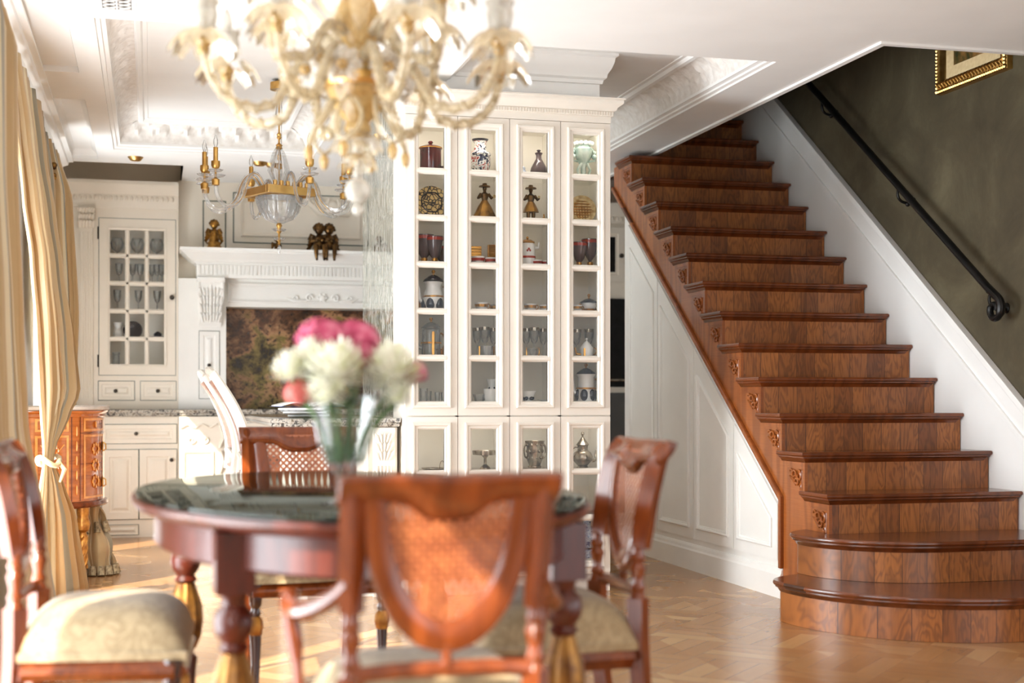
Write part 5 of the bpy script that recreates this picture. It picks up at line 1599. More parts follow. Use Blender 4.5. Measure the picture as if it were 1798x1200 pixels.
m.ring(rect(cux0 - 0.12, cux1, zq0, zq1), [(0, 0), (0, 0.012), (0.05, 0.012), (0.056, 0.004), (0.075, 0.004)], FY(OYY))
ob(m, 'cupboard_door', M_cream)
m = MB().box(cux0 - 0.05, cux1 - 0.07, OYY - 0.003, OYY, zq0 + 0.07, zq1 - 0.07)
ob(m, 'pane', M_black_iron, smooth=0)
k_ = knob(oc, cux1 - 0.03, az(1092, 450, OYY), OYY - 0.012, r=0.018); k_.location = -OO
m = MB().prism([(0, 0), (0.02, 0), (0.03, 0.06), (0.07, 0.12), (0.07, 0.15), (0, 0.15)], 3.2, 4.0, lambda a, b, d: (d, OYY - a, 2.38 + b))
for i in range(22): m.ball((3.22 + i * 0.036, OYY - 0.03, 2.41), 0.012, 6, 5, (0.9, 0.7, 1.5))
ob(m, 'cornice', M_cream)
MB().box(OX, XR_, 9.35, 11.6, 2.80, 2.955).build('floor', M_tread, kind='structure', smooth=0)

# ---------------------------------------------------------------- island with granite top
IX0, IX1, IY0, IY1 = 0.575, 1.215, 7.0, 9.1
isl = thing('kitchen_island', 'ivory kitchen island with carved pilasters and black-speckled granite top', 'island', (0.9, 8.0, 0))
IO = Vector((0.9, 8.0, 0))
def ib(m, name, mat, **k):
    o = m.build(name, mat, isl, **k); o.location = -IO
    return o
ib(MB().box(IX0 + 0.05, IX1 - 0.005, IY0 + 0.05, IY0 + 0.09, 0, 0.853).box(0.93, IX1 - 0.005, IY0 + 0.09, IY1 - 0.05, 0, 0.853), 'body', M_cab, smooth=0)
m = MB()
m.ring(rect(IX0, IX1, IY0, IY1), [(0.03, 0.0), (0.004, 0.004), (0, 0.012), (0.004, 0.022), (-0.004, 0.026), (-0.004, 0.042), (0.002, 0.046), (0.3, 0.046)], lambda u, v, h: (u, v, 0.854 + h))
m.box(IX0 + 0.02, IX1 - 0.02, IY0 + 0.02, IY1 - 0.02, 0.855, 0.8998)
ib(m, 'granite_top', M_granite, smooth=35)
for cx in (IX1 - 0.075, IX0 + 0.125):
    m = MB().box(cx - 0.055, cx + 0.055, IY0 + 0.02, IY0 + 0.05, 0, 0.853)
    for i in range(5):
        x = cx - 0.036 + i * 0.018
        m.tube([(x, IY0 + 0.018, 0.10), (x, IY0 + 0.018, 0.66)], 0.005, 6)
    for i in range(-2, 3):
        for r_ in range(3):
            z = 0.69 + 0.045 * r_
            m.tube([(cx + i * 0.012, IY0 + 0.018, z), (cx + i * 0.020, IY0 + 0.006, z + 0.03), (cx + i * 0.024, IY0 + 0.004, z + 0.044)], [0.006, 0.009, 0.003], 6)
    ib(m, 'carved_pilaster', M_cab, smooth=40)
m = MB()
m.ring(rect(IX0 + 0.20, IX1 - 0.15, 0.12, 0.80), BEAD, FY(IY0 + 0.05))
ib(m, 'end_panel', M_cab)
m = MB()
for i in range(4): m.ring(rect(IY0 + 0.12 + i * 0.47, IY0 + 0.52 + i * 0.47, 0.12, 0.80), BEAD, FXm(0.93))
ib(m, 'side_panel', M_cab)
# magazines fanned at the island corner and an open book
for i in range(6):
    m = MB().box(-0.15, 0.15, -0.105, 0.105, 0, 0.008)
    c_ = m.build('magazine', M_paper if i % 2 else M_pale, smooth=0)
    c_.location = (0.80 - 0.012 * i, 7.16 + 0.035 * (5 - i), 0.9005 + 0.0086 * i); c_.rotation_euler = (0, 0, R(86 - 1.2 * i))
    tag(c_, ['lowest', 'second lowest', 'third lowest', 'third from top', 'second from top', 'topmost'][i] + ' glossy magazine of the fanned stack on the island', 'magazine', 'magazines fanned on the island')
ob_ = thing('open_book', 'open book with blue-white pages on top of the magazines', 'book', (0.80, 7.42, 0.9535), 8)
for s in (-1, 1):
    m = MB()
    m.surf(10, 1, lambda a, b: (s * a * 0.17, -0.11 + 0.22 * b, 0.032 * math.sin(a * PI * 0.8 + 0.25) * (1 - a * 0.35)))
    m.build('page_block', M_paper, ob_, solid=0.006)
m = MB().surf(12, 1, lambda a, b: (-0.178 + 0.356 * a, -0.115 + 0.23 * b, 0.001 + 0.006 * abs(a - 0.5)))
m.build('cover', pm('blue_cover', srgb(70, 84, 130), srgb(60, 72, 116), 8, 0.4), ob_, solid=0.002)

# white framed high chairs beside the island
def salon_chair():
    o = thing('island_chair', '', 'chair', (0, 0, 0), 0, 'white framed chairs at the island')
    m = MB()
    for s in (-1, 1):
        m.tube(bez((s * 0.19, -0.20, 0.56), (s * 0.22, -0.14, 0.78), (s * 0.20, -0.24, 0.95), (s * 0.09, -0.36, 1.135), 14), [0.022 + 0.006 * math.sin(i / 14 * PI) for i in range(15)], 8, flat=(1.25, 0.8))
    m.tube(bez((-0.09, -0.36, 1.135), (-0.04, -0.385, 1.165), (0.04, -0.385, 1.165), (0.09, -0.36, 1.135), 8), 0.022, 8)
    m.tube(bez((-0.19, -0.20, 0.68), (-0.06, -0.17, 0.63), (0.06, -0.17, 0.63), (0.19, -0.20, 0.68), 8), 0.018, 8)
    m.build('back_frame', M_cab, o)
    def pad(a, b):
        z = 0.70 + 0.40 * b
        w_ = 0.165 - 0.08 * max(0, (b - 0.35)) ** 1.2 * 2
        y = -0.185 - 0.03 * b - 0.15 * b * b
        return ((a * 2 - 1) * w_, y + 0.015 * math.cos((a * 2 - 1) * PI / 2), z)
    MB().surf(10, 10, pad).build('back_pad', M_blush, o, solid=0.03)
    m = MB()
    m.surf(16, 10, lambda a, b: (0.215 * (0.9 + 0.14 * b) * (a * 2 - 1), -0.20 + 0.42 * b, 0.58 + 0.05 * (1 - abs(a * 2 - 1) ** 3.5) * (1 - abs(b * 2 - 1) ** 3.5)))
    m.build('seat', M_blush, o, solid=0.02)
    MB().box(-0.205, 0.205, -0.205, 0.215, 0.50, 0.575).build('seat_rail', M_cab, o, smooth=0, bevel=0.01)
    for sx_ in (-1, 1):
        for sy_ in (-1, 1):
            m = MB().tube(bez((sx_ * 0.18, sy_ * 0.18, 0.52), (sx_ * 0.21, sy_ * 0.21, 0.36), (sx_ * 0.17, sy_ * 0.17, 0.15), (sx_ * 0.20, sy_ * 0.22, 0.0), 10), [0.028 - 0.0012 * i for i in range(11)], 8)
            m.build('leg', M_cab, o)
    return o
sc0 = salon_chair()
sc0.location = (0.69, 7.98, 0); sc0.rotation_euler = (0, 0, R(-90))
sc0['label'] = 'curved white framed island chair, right-hand one of the overlapping pair'
sc1 = copy_tree(sc0)
sc1.location = (0.675, 8.85, 0); sc1.rotation_euler = (0, 0, R(-87))
sc1['label'] = 'curved white framed island chair, left-hand one of the overlapping pair'

# ---------------------------------------------------------------- crystal chandelier over the kitchen
CCX, CCY = 0.70, 8.0
ch = thing('crystal_chandelier', 'clear crystal chandelier with eight glass arms and brass candles in the kitchen', 'chandelier', (CCX, CCY, 2.14))
m = MB()
m.tube([(0, 0, 0.02), (0, 0, HT - 2.14)], 0.0055, 8)
m.lathe([(0, 0.60), (0.05, 0.60), (0.05, 0.64), (0.0, 0.655)], None, 18)
for z, r_ in ((0.34, 0.014), (0.28, 0.020), (0.22, 0.012), (0.17, 0.018)): m.lathe([(0.006, z - 0.02), (r_, z - 0.01), (r_ * 0.7, z), (r_, z + 0.008), (0.006, z + 0.02)], None, 12)
m.lathe([(0.006, 0.40), (0.018, 0.41), (0.020, 0.42), (0.008, 0.45), (0.006, 0.46)], None, 12)
m.build('central_rod', M_gold, ch)
m = MB()
RM = RZ(24)
for (x0, x1, y0, y1) in ((-0.15, 0.15, -0.15, -0.12), (-0.15, 0.15, 0.12, 0.15), (-0.15, -0.12, -0.12, 0.12), (0.12, 0.15, -0.12, 0.12), (-0.12, 0.12, -0.015, 0.015)):
    m.box(x0, x1, y0, y1, -0.005, 0.040, RM)
for k in range(6): m.lathe([(0.012, 0.04), (0.012, 0.065), (0.008, 0.068), (0, 0.068)], RM @ T(-0.10 + 0.04 * k, -0.135, 0), 10)
m.build('brass_frame', M_brass, ch, bevel=0.003)
m = MB().lathe([(0.125, -0.006), (0.120, -0.04), (0.105, -0.09), (0.075, -0.13), (0.03, -0.15), (0.0, -0.152)], None, 48, flute=(16, 0.07))
m.lathe([(0.115, -0.006), (0.098, -0.08), (0.07, -0.12), (0.0, -0.14)], None, 24)
m.build('crystal_bowl', M_crystal, ch)
m = MB()
for z, r_ in ((-0.19, 0.042), (-0.24, 0.034)): m.lathe([(0.006, z - 0.008), (r_ * 0.7, z - 0.006), (r_, z + 0.004), (r_ * 0.6, z + 0.006), (0.006, z + 0.01)], None, 20, flute=(10, 0.06))
m.lathe([(0.0, -0.33), (0.007, -0.315), (0.010, -0.295), (0.004, -0.275), (0, -0.27)], None, 8)
m.build('crystal_drop', M_crystal, ch)
MB().lathe([(0, -0.275), (0.008, -0.268), (0.006, -0.255), (0.012, -0.25), (0.006, -0.24), (0.006, -0.21), (0.014, -0.20), (0.012, -0.175), (0.018, -0.165), (0.010, -0.15), (0, -0.15)], None, 12).build('drop_finial', M_gold, ch)
m = MB()
for k in range(6):
    a = k * PI / 3 + 0.3
    m.tube([(0.02 * math.cos(a), 0.02 * math.sin(a), 0.06), (0.055 * math.cos(a), 0.055 * math.sin(a), 0.14), (0.03 * math.cos(a), 0.03 * math.sin(a), 0.24), (0.012 * math.cos(a), 0.012 * math.sin(a), 0.28)], [0.006, 0.014, 0.010, 0.004], 6)
m.tube([(0.012, 0, 0.27), (0.012, 0, 0.45)], 0.003, 5)
m.lathe([(0.010, 0.44), (0.022, 0.46), (0.016, 0.52), (0.022, 0.56), (0.010, 0.60)], None, 12)
m.build('crystal_column', M_crystal, ch)
def candle_arm(ang):
    M = RZ(ang)
    a = MB()
    pts = bez((0.09, 0, 0.02), (0.14, 0, 0.16), (0.20, 0, 0.13), (0.23, 0, 0.0), 8) + bez((0.23, 0, 0.0), (0.27, 0, -0.11), (0.41, 0, -0.13), (0.415, 0, 0.02), 10)[1:]
    a.tube(pts, 0.0105, 8, M)
    arm = a.build('glass_arm', M_crystal, ch)
    MB().tube([p + Vector((0, 0, 0.0)) for p in pts[:12]], 0.003, 5, M).build('brass_core', M_gold, arm)
    Q = M @ T(0.415, 0, 0)
    MB().lathe([(0.0, 0.015), (0.020, 0.02), (0.022, 0.05), (0.010, 0.058), (0.006, 0.062), (0.006, 0.105), (0.018, 0.112), (0.024, 0.125), (0.024, 0.150), (0.013, 0.152), (0.013, 0.225), (0, 0.225)], Q, 14).build('brass_candle', M_gold, arm)
    b = MB()
    for z, r_ in ((0.066, 0.052), (0.095, 0.040)): b.lathe([(0.007, z - 0.006), (r_ * 0.8, z), (r_, z + 0.008), (r_ * 0.7, z + 0.006), (0.007, z + 0.004)], Q, 24, flute=(8, 0.1))
    b.build('crystal_bobeche', M_crystal, arm)
    MB().lathe([(0.006, 0.225), (0.013, 0.245), (0.012, 0.265), (0.004, 0.290), (0, 0.294)], Q, 10).build('bulb', M_crystal, arm)
for a in (165, 186, 210, -26, -2, 22, -72, 108): candle_arm(a)

# ---------------------------------------------------------------- marquetry commode
mc = thing('marquetry_commode', 'half-round marquetry commode with marble top and gilt twisted legs by the curtains', 'commode', (-0.655, 8.35, 0))
def el(phi, k=1.0, dz=0.0, add=0.0): return ((0.40 * k + add) * math.cos(R(phi)), (0.47 * k + add) * math.sin(R(phi)))
def elring(m, prof, a0=-90, a1=90, n=40, cap=True):
    rr = []
    for add, z in prof:
        rr.append([(max(0.0, q[0]), q[1], z) for q in [el(a0 + (a1 - a0) * i / n, 1.0, 0, add) for i in range(n + 1)]])
    v = [p for r_ in rr for p in r_]
    w_ = n + 1
    f = [(i * w_ + k, i * w_ + k + 1, (i + 1) * w_ + k + 1, (i + 1) * w_ + k) for i in range(len(rr) - 1) for k in range(n)]
    if cap: f += [tuple(range(w_)), tuple((len(rr) - 1) * w_ + k for k in range(w_))]
    m.add(v, f)
m = MB(); elring(m, [(-0.02, 0.425), (0, 0.43), (0, 0.928), (-0.02, 0.93)])
m.build('body', M_marq, mc)
m = MB(); elring(m, [(0.0, 0.895), (0.004, 0.90), (0.004, 0.915), (0.016, 0.925), (0.018, 0.932), (0.0, 0.934)])
m.build('top_moulding', M_marq, mc)
m = MB(); elring(m, [(0.02, 0.935), (0.028, 0.94), (0.028, 0.955), (0.02, 0.962), (0.0, 0.963)])
m.build('marble_top', M_marble, mc)
m = MB(); elring(m, [(-0.02, 0.398), (0.012, 0.40), (0.022, 0.412), (0.016, 0.428), (0.0, 0.436)])
m.build('base_moulding', M_chair, mc)
def patch(m, p0, p1, z0, z1, add=0.003, n=8):
    rr = [[(q[0], q[1], z) for q in [el(p0 + (p1 - p0) * i / n, 1.0, 0, add) for i in range(n + 1)]] for z in (z0, z1)]
    m.add(rr[0] + rr[1], [(k, k + 1, n + 2 + k, n + 1 + k) for k in range(n)])
def frame(m, p0, p1, z0, z1, w_=2.0, wz=0.012):
    patch(m, p0, p1, z0, z0 + wz); patch(m, p0, p1, z1 - wz, z1); patch(m, p0, p0 + w_, z0, z1); patch(m, p1 - w_, p1, z0, z1)
for (a, b) in ((-82, -56), (-42, -12), (12, 42)):
    m = MB()
    frame(m, a, b, 0.45, 0.80); frame(m, a, b, 0.82, 0.89)
    c_ = (a + b) / 2
    for z in (0.54, 0.63, 0.72):
        for k in range(8):
            q = el(c_ + 4.4 * math.cos(k * PI / 4), 1, 0, 0.004)
            m.ball((q[0], q[1], z + 0.026 * math.sin(k * PI / 4)), 0.011, 6, 4, (0.5, 1, 1.2))
    q = el(c_, 1, 0, 0.004); m.ball((q[0], q[1], 0.855), 0.020, 8, 5, (0.3, 1, 1))
    if a < -80:
        m.tube([(*el(a + 4, 1, 0, 0.004), 0.50), (*el(c_, 1, 0, 0.004), 0.585), (*el(b - 4, 1, 0, 0.004), 0.50)], 0.004, 5)
        m.tube([(*el(a + 4, 1, 0, 0.004), 0.75), (*el(c_, 1, 0, 0.004), 0.675), (*el(b - 4, 1, 0, 0.004), 0.75)], 0.004, 5)
    m.build('light_inlay', M_inlay, mc)
for a in (-52, 46):
    m = MB()
    for z in (0.50, 0.58, 0.66, 0.74, 0.82):
        q = el(a + 3, 1, 0, 0.003); m.ball((q[0], q[1], z), 0.012, 6, 4, (0.5, 0.6, 2.4))
    m.build('light_inlay', M_inlay, mc)
m = MB()
for a in (-54, -46, 44, 52): patch(m, a, a + 0.8, 0.44, 0.90)
for (a, b) in ((-46, -8), (8, 46)): patch(m, a, b, 0.808, 0.812); patch(m, a, b, 0.64, 0.643)
m.build('dark_inlay', M_inlay_d, mc)
for a in (-24, -24.01, 24):
    pass
for z in (0.73, 0.53):
    q = el(-15, 1, 0, 0.006)
    m = MB().tube([(q[0], q[1], z + 0.025), (q[0] + 0.016, q[1] - 0.004, z + 0.015), (q[0] + 0.018, q[1] - 0.004, z - 0.015), (q[0], q[1], z - 0.025)], 0.004, 6)
    m.ball((q[0], q[1], z), 0.016, 8, 6, (0.4, 0.8, 1.8))
    m.build('drawer_pull', M_gold, mc)
for a in (-36, 40, -80, 80):
    x, y = el(a, 0.9)
    Q = T(x, y, 0)
    m = MB().lathe([(0, 0.0), (0.012, 0.0), (0.014, 0.03), (0.022, 0.045), (0.016, 0.06), (0.020, 0.10), (0.026, 0.24), (0.018, 0.26), (0.034, 0.275), (0.040, 0.31), (0.030, 0.345), (0.034, 0.36), (0.036, 0.398), (0, 0.398)], Q, 14)
    for k in range(4):
        m.tube([(x + 0.022 * math.cos(k * PI / 2 + t * 5), y + 0.022 * math.sin(k * PI / 2 + t * 5), 0.06 + 0.18 * t) for t in [i / 14 for i in range(15)]], 0.007, 5)
    m.build('gilt_leg', M_giltwood, mc)

# ---------------------------------------------------------------- curtains
def curtain(name, label, rows, folds, nz=48, nu=120, group=None, solid=0.004):
    rows = sorted(rows, key=lambda r_: -r_[0])
    def interp(b):
        z = rows[0][0] + (rows[-1][0] - rows[0][0]) * b
        for r0, r1 in zip(rows, rows[1:]):
            if r1[0] <= z <= r0[0] + 1e-9:
                t = (r0[0] - z) / (r0[0] - r1[0]); t = t * t * (3 - 2 * t) * 0.5 + t * 0.5
                L = lambda a, c_: a + (c_ - a) * t
                return z, L(r0[1], r1[1]), L(r0[2], r1[2]), L(r0[3], r1[3]), L(r0[4], r1[4]), L(r0[5], r1[5])
        r1 = rows[-1]
        return z, r1[1], r1[2], r1[3], r1[4], r1[5]
    def fn(a, b):
        z, x0, y0, x1, y1, amp = interp(b)
        x = x0 + (x1 - x0) * a
        y = y0 + (y1 - y0) * a
        ph = 2 * PI * folds * a
        e = min(1, a * 8, (1 - a) * 8)
        x += amp * (0.65 * math.sin(ph + 0.6 * math.sin(b * 5)) + 0.35 * math.sin(ph * 1.7 + 1.3 + b * 2)) * e
        y += amp * 0.5 * math.cos(ph * 1.3 + b * 1.5) * e
        return (x, y, z)
    m = MB().surf(nu, nz, fn, uv=True)
    return m
def mk_curtain(label, rows, folds, extra=None, **k):
    o = thing('window_curtain', label, 'curtain', (XW + 0.1, rows[0][2], 2.5))
    off = Vector((XW + 0.1, rows[0][2], 2.5))
    d = curtain('drape', '', rows, folds, **k).build('drape', M_silk, o, smooth=80, solid=0.005)
    d.location = -off
    return o, off
# rows: z, x near end, y near end, x far end, y far end, fold depth
c0, off0 = mk_curtain('nearest striped silk curtain pooling behind the left dining chair', [(2.49, -0.57, 4.35, -0.55, 5.80, 0.02), (2.34, -0.55, 4.4, -0.51, 5.76, 0.03), (1.82, -0.55, 4.45, -0.50, 5.72, 0.025), (1.31, -0.53, 4.5, -0.480, 5.70, 0.025), (0.91, -0.52, 4.5, -0.455, 5.62, 0.025), (0.48, -0.50, 4.45, -0.38, 5.55, 0.04), (0.02, -0.50, 4.35, -0.31, 5.50, 0.04)], 9)
c1, off1 = mk_curtain('billowing striped silk curtain gathered low before the marquetry commode', [(2.49, -0.57, 6.12, -0.55, 7.82, 0.02), (2.2, -0.56, 6.40, -0.535, 7.80, 0.035), (1.9, -0.55, 6.62, -0.485, 7.78, 0.04), (1.66, -0.53, 6.80, -0.45, 7.74, 0.04), (1.3, -0.52, 6.98, -0.385, 7.66, 0.035), (1.03, -0.51, 7.0, -0.350, 7.50, 0.03), (0.91, -0.50, 7.0, -0.40, 7.36, 0.025), (0.76, -0.49, 7.0, -0.455, 7.16, 0.012), (0.68, -0.49, 7.0, -0.46, 7.10, 0.010), (0.60, -0.50, 6.95, -0.42, 7.18, 0.02), (0.40, -0.52, 6.85, -0.365, 7.36, 0.03), (0.02, -0.54, 6.70, -0.305, 7.44, 0.035)], 7)
m = MB().tube([(-0.475 + 0.05 * math.cos(a), 7.07 + 0.09 * math.sin(a), 0.70 + 0.02 * math.sin(a * 2)) for a in [i * PI / 8 for i in range(16)]], 0.013, 8, closed=True)
m.tube([(-0.43, 7.05, 0.70), (-0.40, 7.03, 0.66), (-0.42, 7.02, 0.60)], [0.009, 0.012, 0.006], 8)
o = m.build('knotted_tie', M_silk, c1); o.location = -off1
c2, off2 = mk_curtain('ochre silk curtain at the far window behind the billowing one', [(2.49, -0.585, 7.98, -0.55, 9.05, 0.015), (2.2, -0.58, 8.0, -0.47, 8.98, 0.03), (1.5, -0.58, 8.1, -0.43, 8.93, 0.03), (1.0, -0.60, 8.84, -0.44, 8.93, 0.02), (0.6, -0.60, 8.86, -0.42, 8.93, 0.02), (0.03, -0.58, 8.86, -0.40, 8.93, 0.03)], 9)
m = MB()
q0 = at_x(95, 290, -0.535)
for i in range(16):
    m.ball((-0.535, q0.y + 0.012 * i, q0.z - 0.022 * i + 0.01 * math.sin(i * 2)), 0.012 if i % 3 else 0.018, 7, 5)
o = m.build('beaded_cord', M_oldgold, c2); o.location = -off2
m = MB().lathe([(0, -0.09), (0.030, -0.085), (0.036, -0.05), (0.022, -0.01), (0.010, 0), (0.014, 0.012), (0, 0.02)], T(-0.53, q0.y + 0.20, q0.z - 0.36), 12)
o = m.build('glass_tassel', M_milk, c2); o.location = -off2
# fringed fabric end with tassels spilling behind the commode
ft = thing('fringed_drape_end', 'cream fringed fabric end with tassels spilling out behind the gilt leg', 'curtain tassel', (-0.36, 8.36, 0))
def fe(a, b):
    z = 0.385 - 0.37 * b
    w_ = 0.045 + 0.065 * b + 0.022 * math.sin(b * 9 + 3 * a)
    an = a * PI * 2
    return ((0.035 + 0.03 * b + w_ * math.cos(an) * (1 + 0.22 * math.sin(an * 9 + b * 4)) * 0.8), -0.02 + w_ * math.sin(an) * (1 + 0.2 * math.sin(an * 4)), z)
MB().surf(40, 16, fe, uv=True).build('gathered_cloth', M_silk, ft, smooth=80)
m = MB()
for i in range(14):
    a = i * 2 * PI / 14
    m.tube([(0.065 + 0.10 * math.cos(a), -0.02 + 0.11 * math.sin(a), 0.055), (0.065 + 0.11 * math.cos(a), -0.02 + 0.125 * math.sin(a), 0.004)], [0.016, 0.022], 7)
    if i % 2: m.tube([(0.05 + 0.06 * math.cos(a), 0.07 * math.sin(a), 0.30), (0.05 + 0.075 * math.cos(a), 0.085 * math.sin(a), 0.24)], [0.014, 0.02], 7)
m.build('tassel_fringe', M_fringe, ft)
# mosaic floor border strip at lower left
mos = MB()
q = at_z(100, 1185, 0.0)
mos.box(-0.60, -0.22, 0.0, 0.42, 0.0005, 0.004)
def mosaic():
    t = NT('black_white_mosaic')
    v = t.coord()
    n = t.noise(v, 26, 3, 0.6, 1.6)
    t.base(t.ramp(n, [(0.44, srgb(236, 232, 224)), (0.47, srgb(60, 56, 54)), (0.53, srgb(60, 56, 54)), (0.56, srgb(236, 232, 224))]))
    return t.fin(0.3)
mo = mos.build('mosaic_inset', mosaic(), smooth=0)
mo.location = (q.x + 0.42, q.y - 0.15, 0)
tag(mo, 'black and white mosaic inset in the floor beneath the left dining chair', 'floor inset')

# ---------------------------------------------------------------- oval dining table
TCX, TCY = 0.51, 3.68
TA, TB_ = 0.56, 0.98
dt = thing('dining_table', 'oval mahogany dining table with dark glass top and gilt-bulb turned legs', 'table', (TCX, TCY, 0), math.degrees(0.06))
def oval(m, prof, n=72):
    v = []
    for d, z in prof:
        v += [((TA - d) * math.cos(2 * PI * k / n), (TB_ - d) * math.sin(2 * PI * k / n), z) for k in range(n)]
    f = [(i * n + k, i * n + (k + 1) % n, (i + 1) * n + (k + 1) % n, (i + 1) * n + k) for i in range(len(prof) - 1) for k in range(n)]
    f += [tuple(range(n)), tuple((len(prof) - 1) * n + k for k in range(n))]
    m.add(v, f)
m = MB(); oval(m, [(0.06, 0.715), (0.030, 0.718), (0.012, 0.726), (0.004, 0.736), (0.0, 0.744), (0.004, 0.751), (0.03, 0.753)])
m.build('wood_top', M_table, dt, smooth=50)
m = MB(); oval(m, [(0.014, 0.7535), (0.012, 0.755), (0.012, 0.7605), (0.016, 0.7615)])
m.build('glass_top', M_gtop, dt, smooth=50)
m = MB(); oval(m, [(0.10, 0.63), (0.065, 0.632), (0.058, 0.64), (0.06, 0.65), (0.06, 0.715), (0.10, 0.7151)])
m.build('apron', M_table, dt, smooth=50)
for sx_, sy_ in ((-1, -1), (1, -1), (-1, 1), (1, 1)):
    x, y = sx_ * 0.375, sy_ * 0.60
    Q = T(x, y, 0)
    m = MB().lathe([(0, 0), (0.020, 0.0), (0.024, 0.02), (0.018, 0.05), (0.022, 0.07), (0.030, 0.20), (0.034, 0.235), (0.022, 0.25), (0.026, 0.262), (0, 0.262)], Q, 18)
    m.lathe([(0, 0.455), (0.024, 0.455), (0.034, 0.465), (0.026, 0.478), (0.040, 0.50), (0.044, 0.52), (0.040, 0.542), (0.026, 0.558), (0.028, 0.575), (0.036, 0.585), (0, 0.586)], Q, 20)
    m.box(x - 0.042, x + 0.042, y - 0.042, y + 0.042, 0.585, 0.715)
    m.lathe([(0, 0.25), (0.020, 0.25), (0.022, 0.47), (0, 0.47)], Q, 8)
    lg = m.build('leg', M_table, dt)
    MB().lathe([(0, 0.262), (0.030, 0.264), (0.044, 0.30), (0.049, 0.345), (0.046, 0.39), (0.032, 0.435), (0.026, 0.455), (0, 0.455)], Q, 48, flute=(12, 0.035)).build('gilt_bulb', M_tablegilt, lg)

# ---------------------------------------------------------------- dining chairs
def dining_chair(arms=False):
    o = thing('dining_armchair' if arms else 'dining_chair', '', 'chair')
    # rear posts: flat shaped leg, turned middle, flat top scrolling back
    for s in (-1, 1):
        x = s * 0.185
        m = MB()
        m.tube(bez((x * 1.02, -0.30, 0), (x, -0.235, 0.14), (x, -0.215, 0.26), (x, -0.215, 0.50), 10), [0.023 + 0.0006 * i for i in range(11)], 4, ref=(1, 1, 0))
        m.lathe([(0.0, 0.495), (0.022, 0.50), (0.016, 0.515), (0.020, 0.525), (0.014, 0.54), (0.017, 0.56), (0.021, 0.575), (0.015, 0.59), (0.020, 0.60), (0.015, 0.612), (0.018, 0.63), (0.0, 0.645)], T(x, -0.215 - 0.0, 0) , 12)
        top = bez((x, -0.222, 0.625), (x, -0.235, 0.72), (x, -0.25, 0.82), (x * 1.02, -0.285, 0.885), 10)
        m.tube(top, [0.024, 0.026, 0.027, 0.027, 0.027, 0.027, 0.027, 0.026, 0.024, 0.022, 0.016], 4, ref=(1, 1, 0), flat=(1.15, 0.9))
        m.build('rear_leg', M_chair, o)
    # top rail with a rounded drop in the middle
    def rail(a, b):
        x = (a * 2 - 1) * 0.218
        drop = 0.034 * math.exp(-((a - 0.5) / 0.16) ** 4)
        z = 0.892 - (0.048 + drop) * b
        y = -0.296 + 0.040 * b * (1.15) + 0.006 * math.cos((a - 0.5) * PI) 
        return (x, y - 0.012 * math.sin(b * PI * 0.9), z)
    MB().surf(40, 6, rail).build('top_rail', M_chair, o, solid=0.026, smooth=60)
    # horseshoe frame and woven cane
    def yb(z):
        t = (z - 0.55) / 0.30
        return -0.232 - 0.008 * t - 0.026 * max(0, t) ** 2
    hs = []
    for i in range(33):
        a = PI + PI * i / 32
        hs.append((0.142 * math.cos(a), 0.82 + 0.245 * math.sin(a)))
    hs = [(-0.150, 0.865)] + hs + [(0.150, 0.865)]
    MB().tube([(a, yb(b), b) for a, b in hs], [0.020 + 0.008 * math.sin(PI * i / (len(hs) - 1)) for i in range(len(hs))], 8, ref=(0, 1, 0), flat=(0.55, 1.15)).build('horseshoe_frame', M_chair, o)
    m = MB()
    n = 16
    vs_, fs, uvs = [], [], []
    for j in range(n + 1):
        z = 0.578 + (0.865 - 0.578) * j / n
        wz = 0.142 * math.sqrt(max(0.0, 1 - (max(0.0, 0.82 - z) / 0.245) ** 2)) if z < 0.82 else 0.146
        for i in range(n + 1):
            x = wz * (i / n * 2 - 1)
            vs_.append((x, yb(z), z)); uvs.append((x + 0.5, z))
    for j in range(n):
        for i in range(n):
            fs.append((j * (n + 1) + i, j * (n + 1) + i + 1, (j + 1) * (n + 1) + i + 1, (j + 1) * (n + 1) + i))
    m.add(vs_, fs, None, uvs)
    m.build('cane_panel', M_cane, o, smooth=80)
    m = MB().lathe([(0, 0.515), (0.010, 0.516), (0.014, 0.522), (0.009, 0.53), (0.013, 0.538), (0.008, 0.546), (0.014, 0.556), (0.012, 0.57), (0, 0.572)], T(0, -0.232, 0), 12)
    m.build('turned_pin', M_chair, o)
    m = MB().tube([(-0.185, -0.22, 0.505), (-0.09, -0.226, 0.512), (0.09, -0.226, 0.512), (0.185, -0.22, 0.505)], 0.016, 8, ref=(0, 0, 1), flat=(1, 0.7))
    m.build('lower_rail', M_chair, o)
    # seat
    def tw(y): return 0.205 + 0.04 * (y + 0.2) / 0.42
    m = MB()
    for (p0, p1) in (((-0.20, -0.21), (0.20, -0.21)), ((-0.232, 0.160), (0.232, 0.160)), ((-0.19, -0.20), (-0.230, 0.160)), ((0.19, -0.20), (0.230, 0.160))):
        m.tube([(*p0, 0.352), (*p1, 0.352)], 0.030, 4, ref=(0, 0.7, 0.7) if p0[1] == p1[1] else (0.7, 0, 0.7), flat=(0.8, 1.1))
    m.build('seat_rail', M_chair, o, smooth=0, bevel=0.003)
    def cush(a, b):
        x, y = a * 2 - 1, b * 2 - 1
        e = (1 - abs(x) ** 4) * (1 - abs(y) ** 4)
        return (x * (0.215 + 0.025 * b) * (0.95 + 0.05 * e), y * 0.200 - 0.015, 0.392 + 0.100 * max(0.0, e) ** 0.45 + 0.012 * e)
    m = MB().surf(24, 24, cush)
    m.surf(2, 2, lambda a, b: ((a * 2 - 1) * 0.2, (b * 2 - 1) * 0.19 - 0.015, 0.376))
    x = MB()
    edge = [(-0.205, -0.213), (0.205, -0.213), (0.238, 0.184), (-0.238, 0.184)]
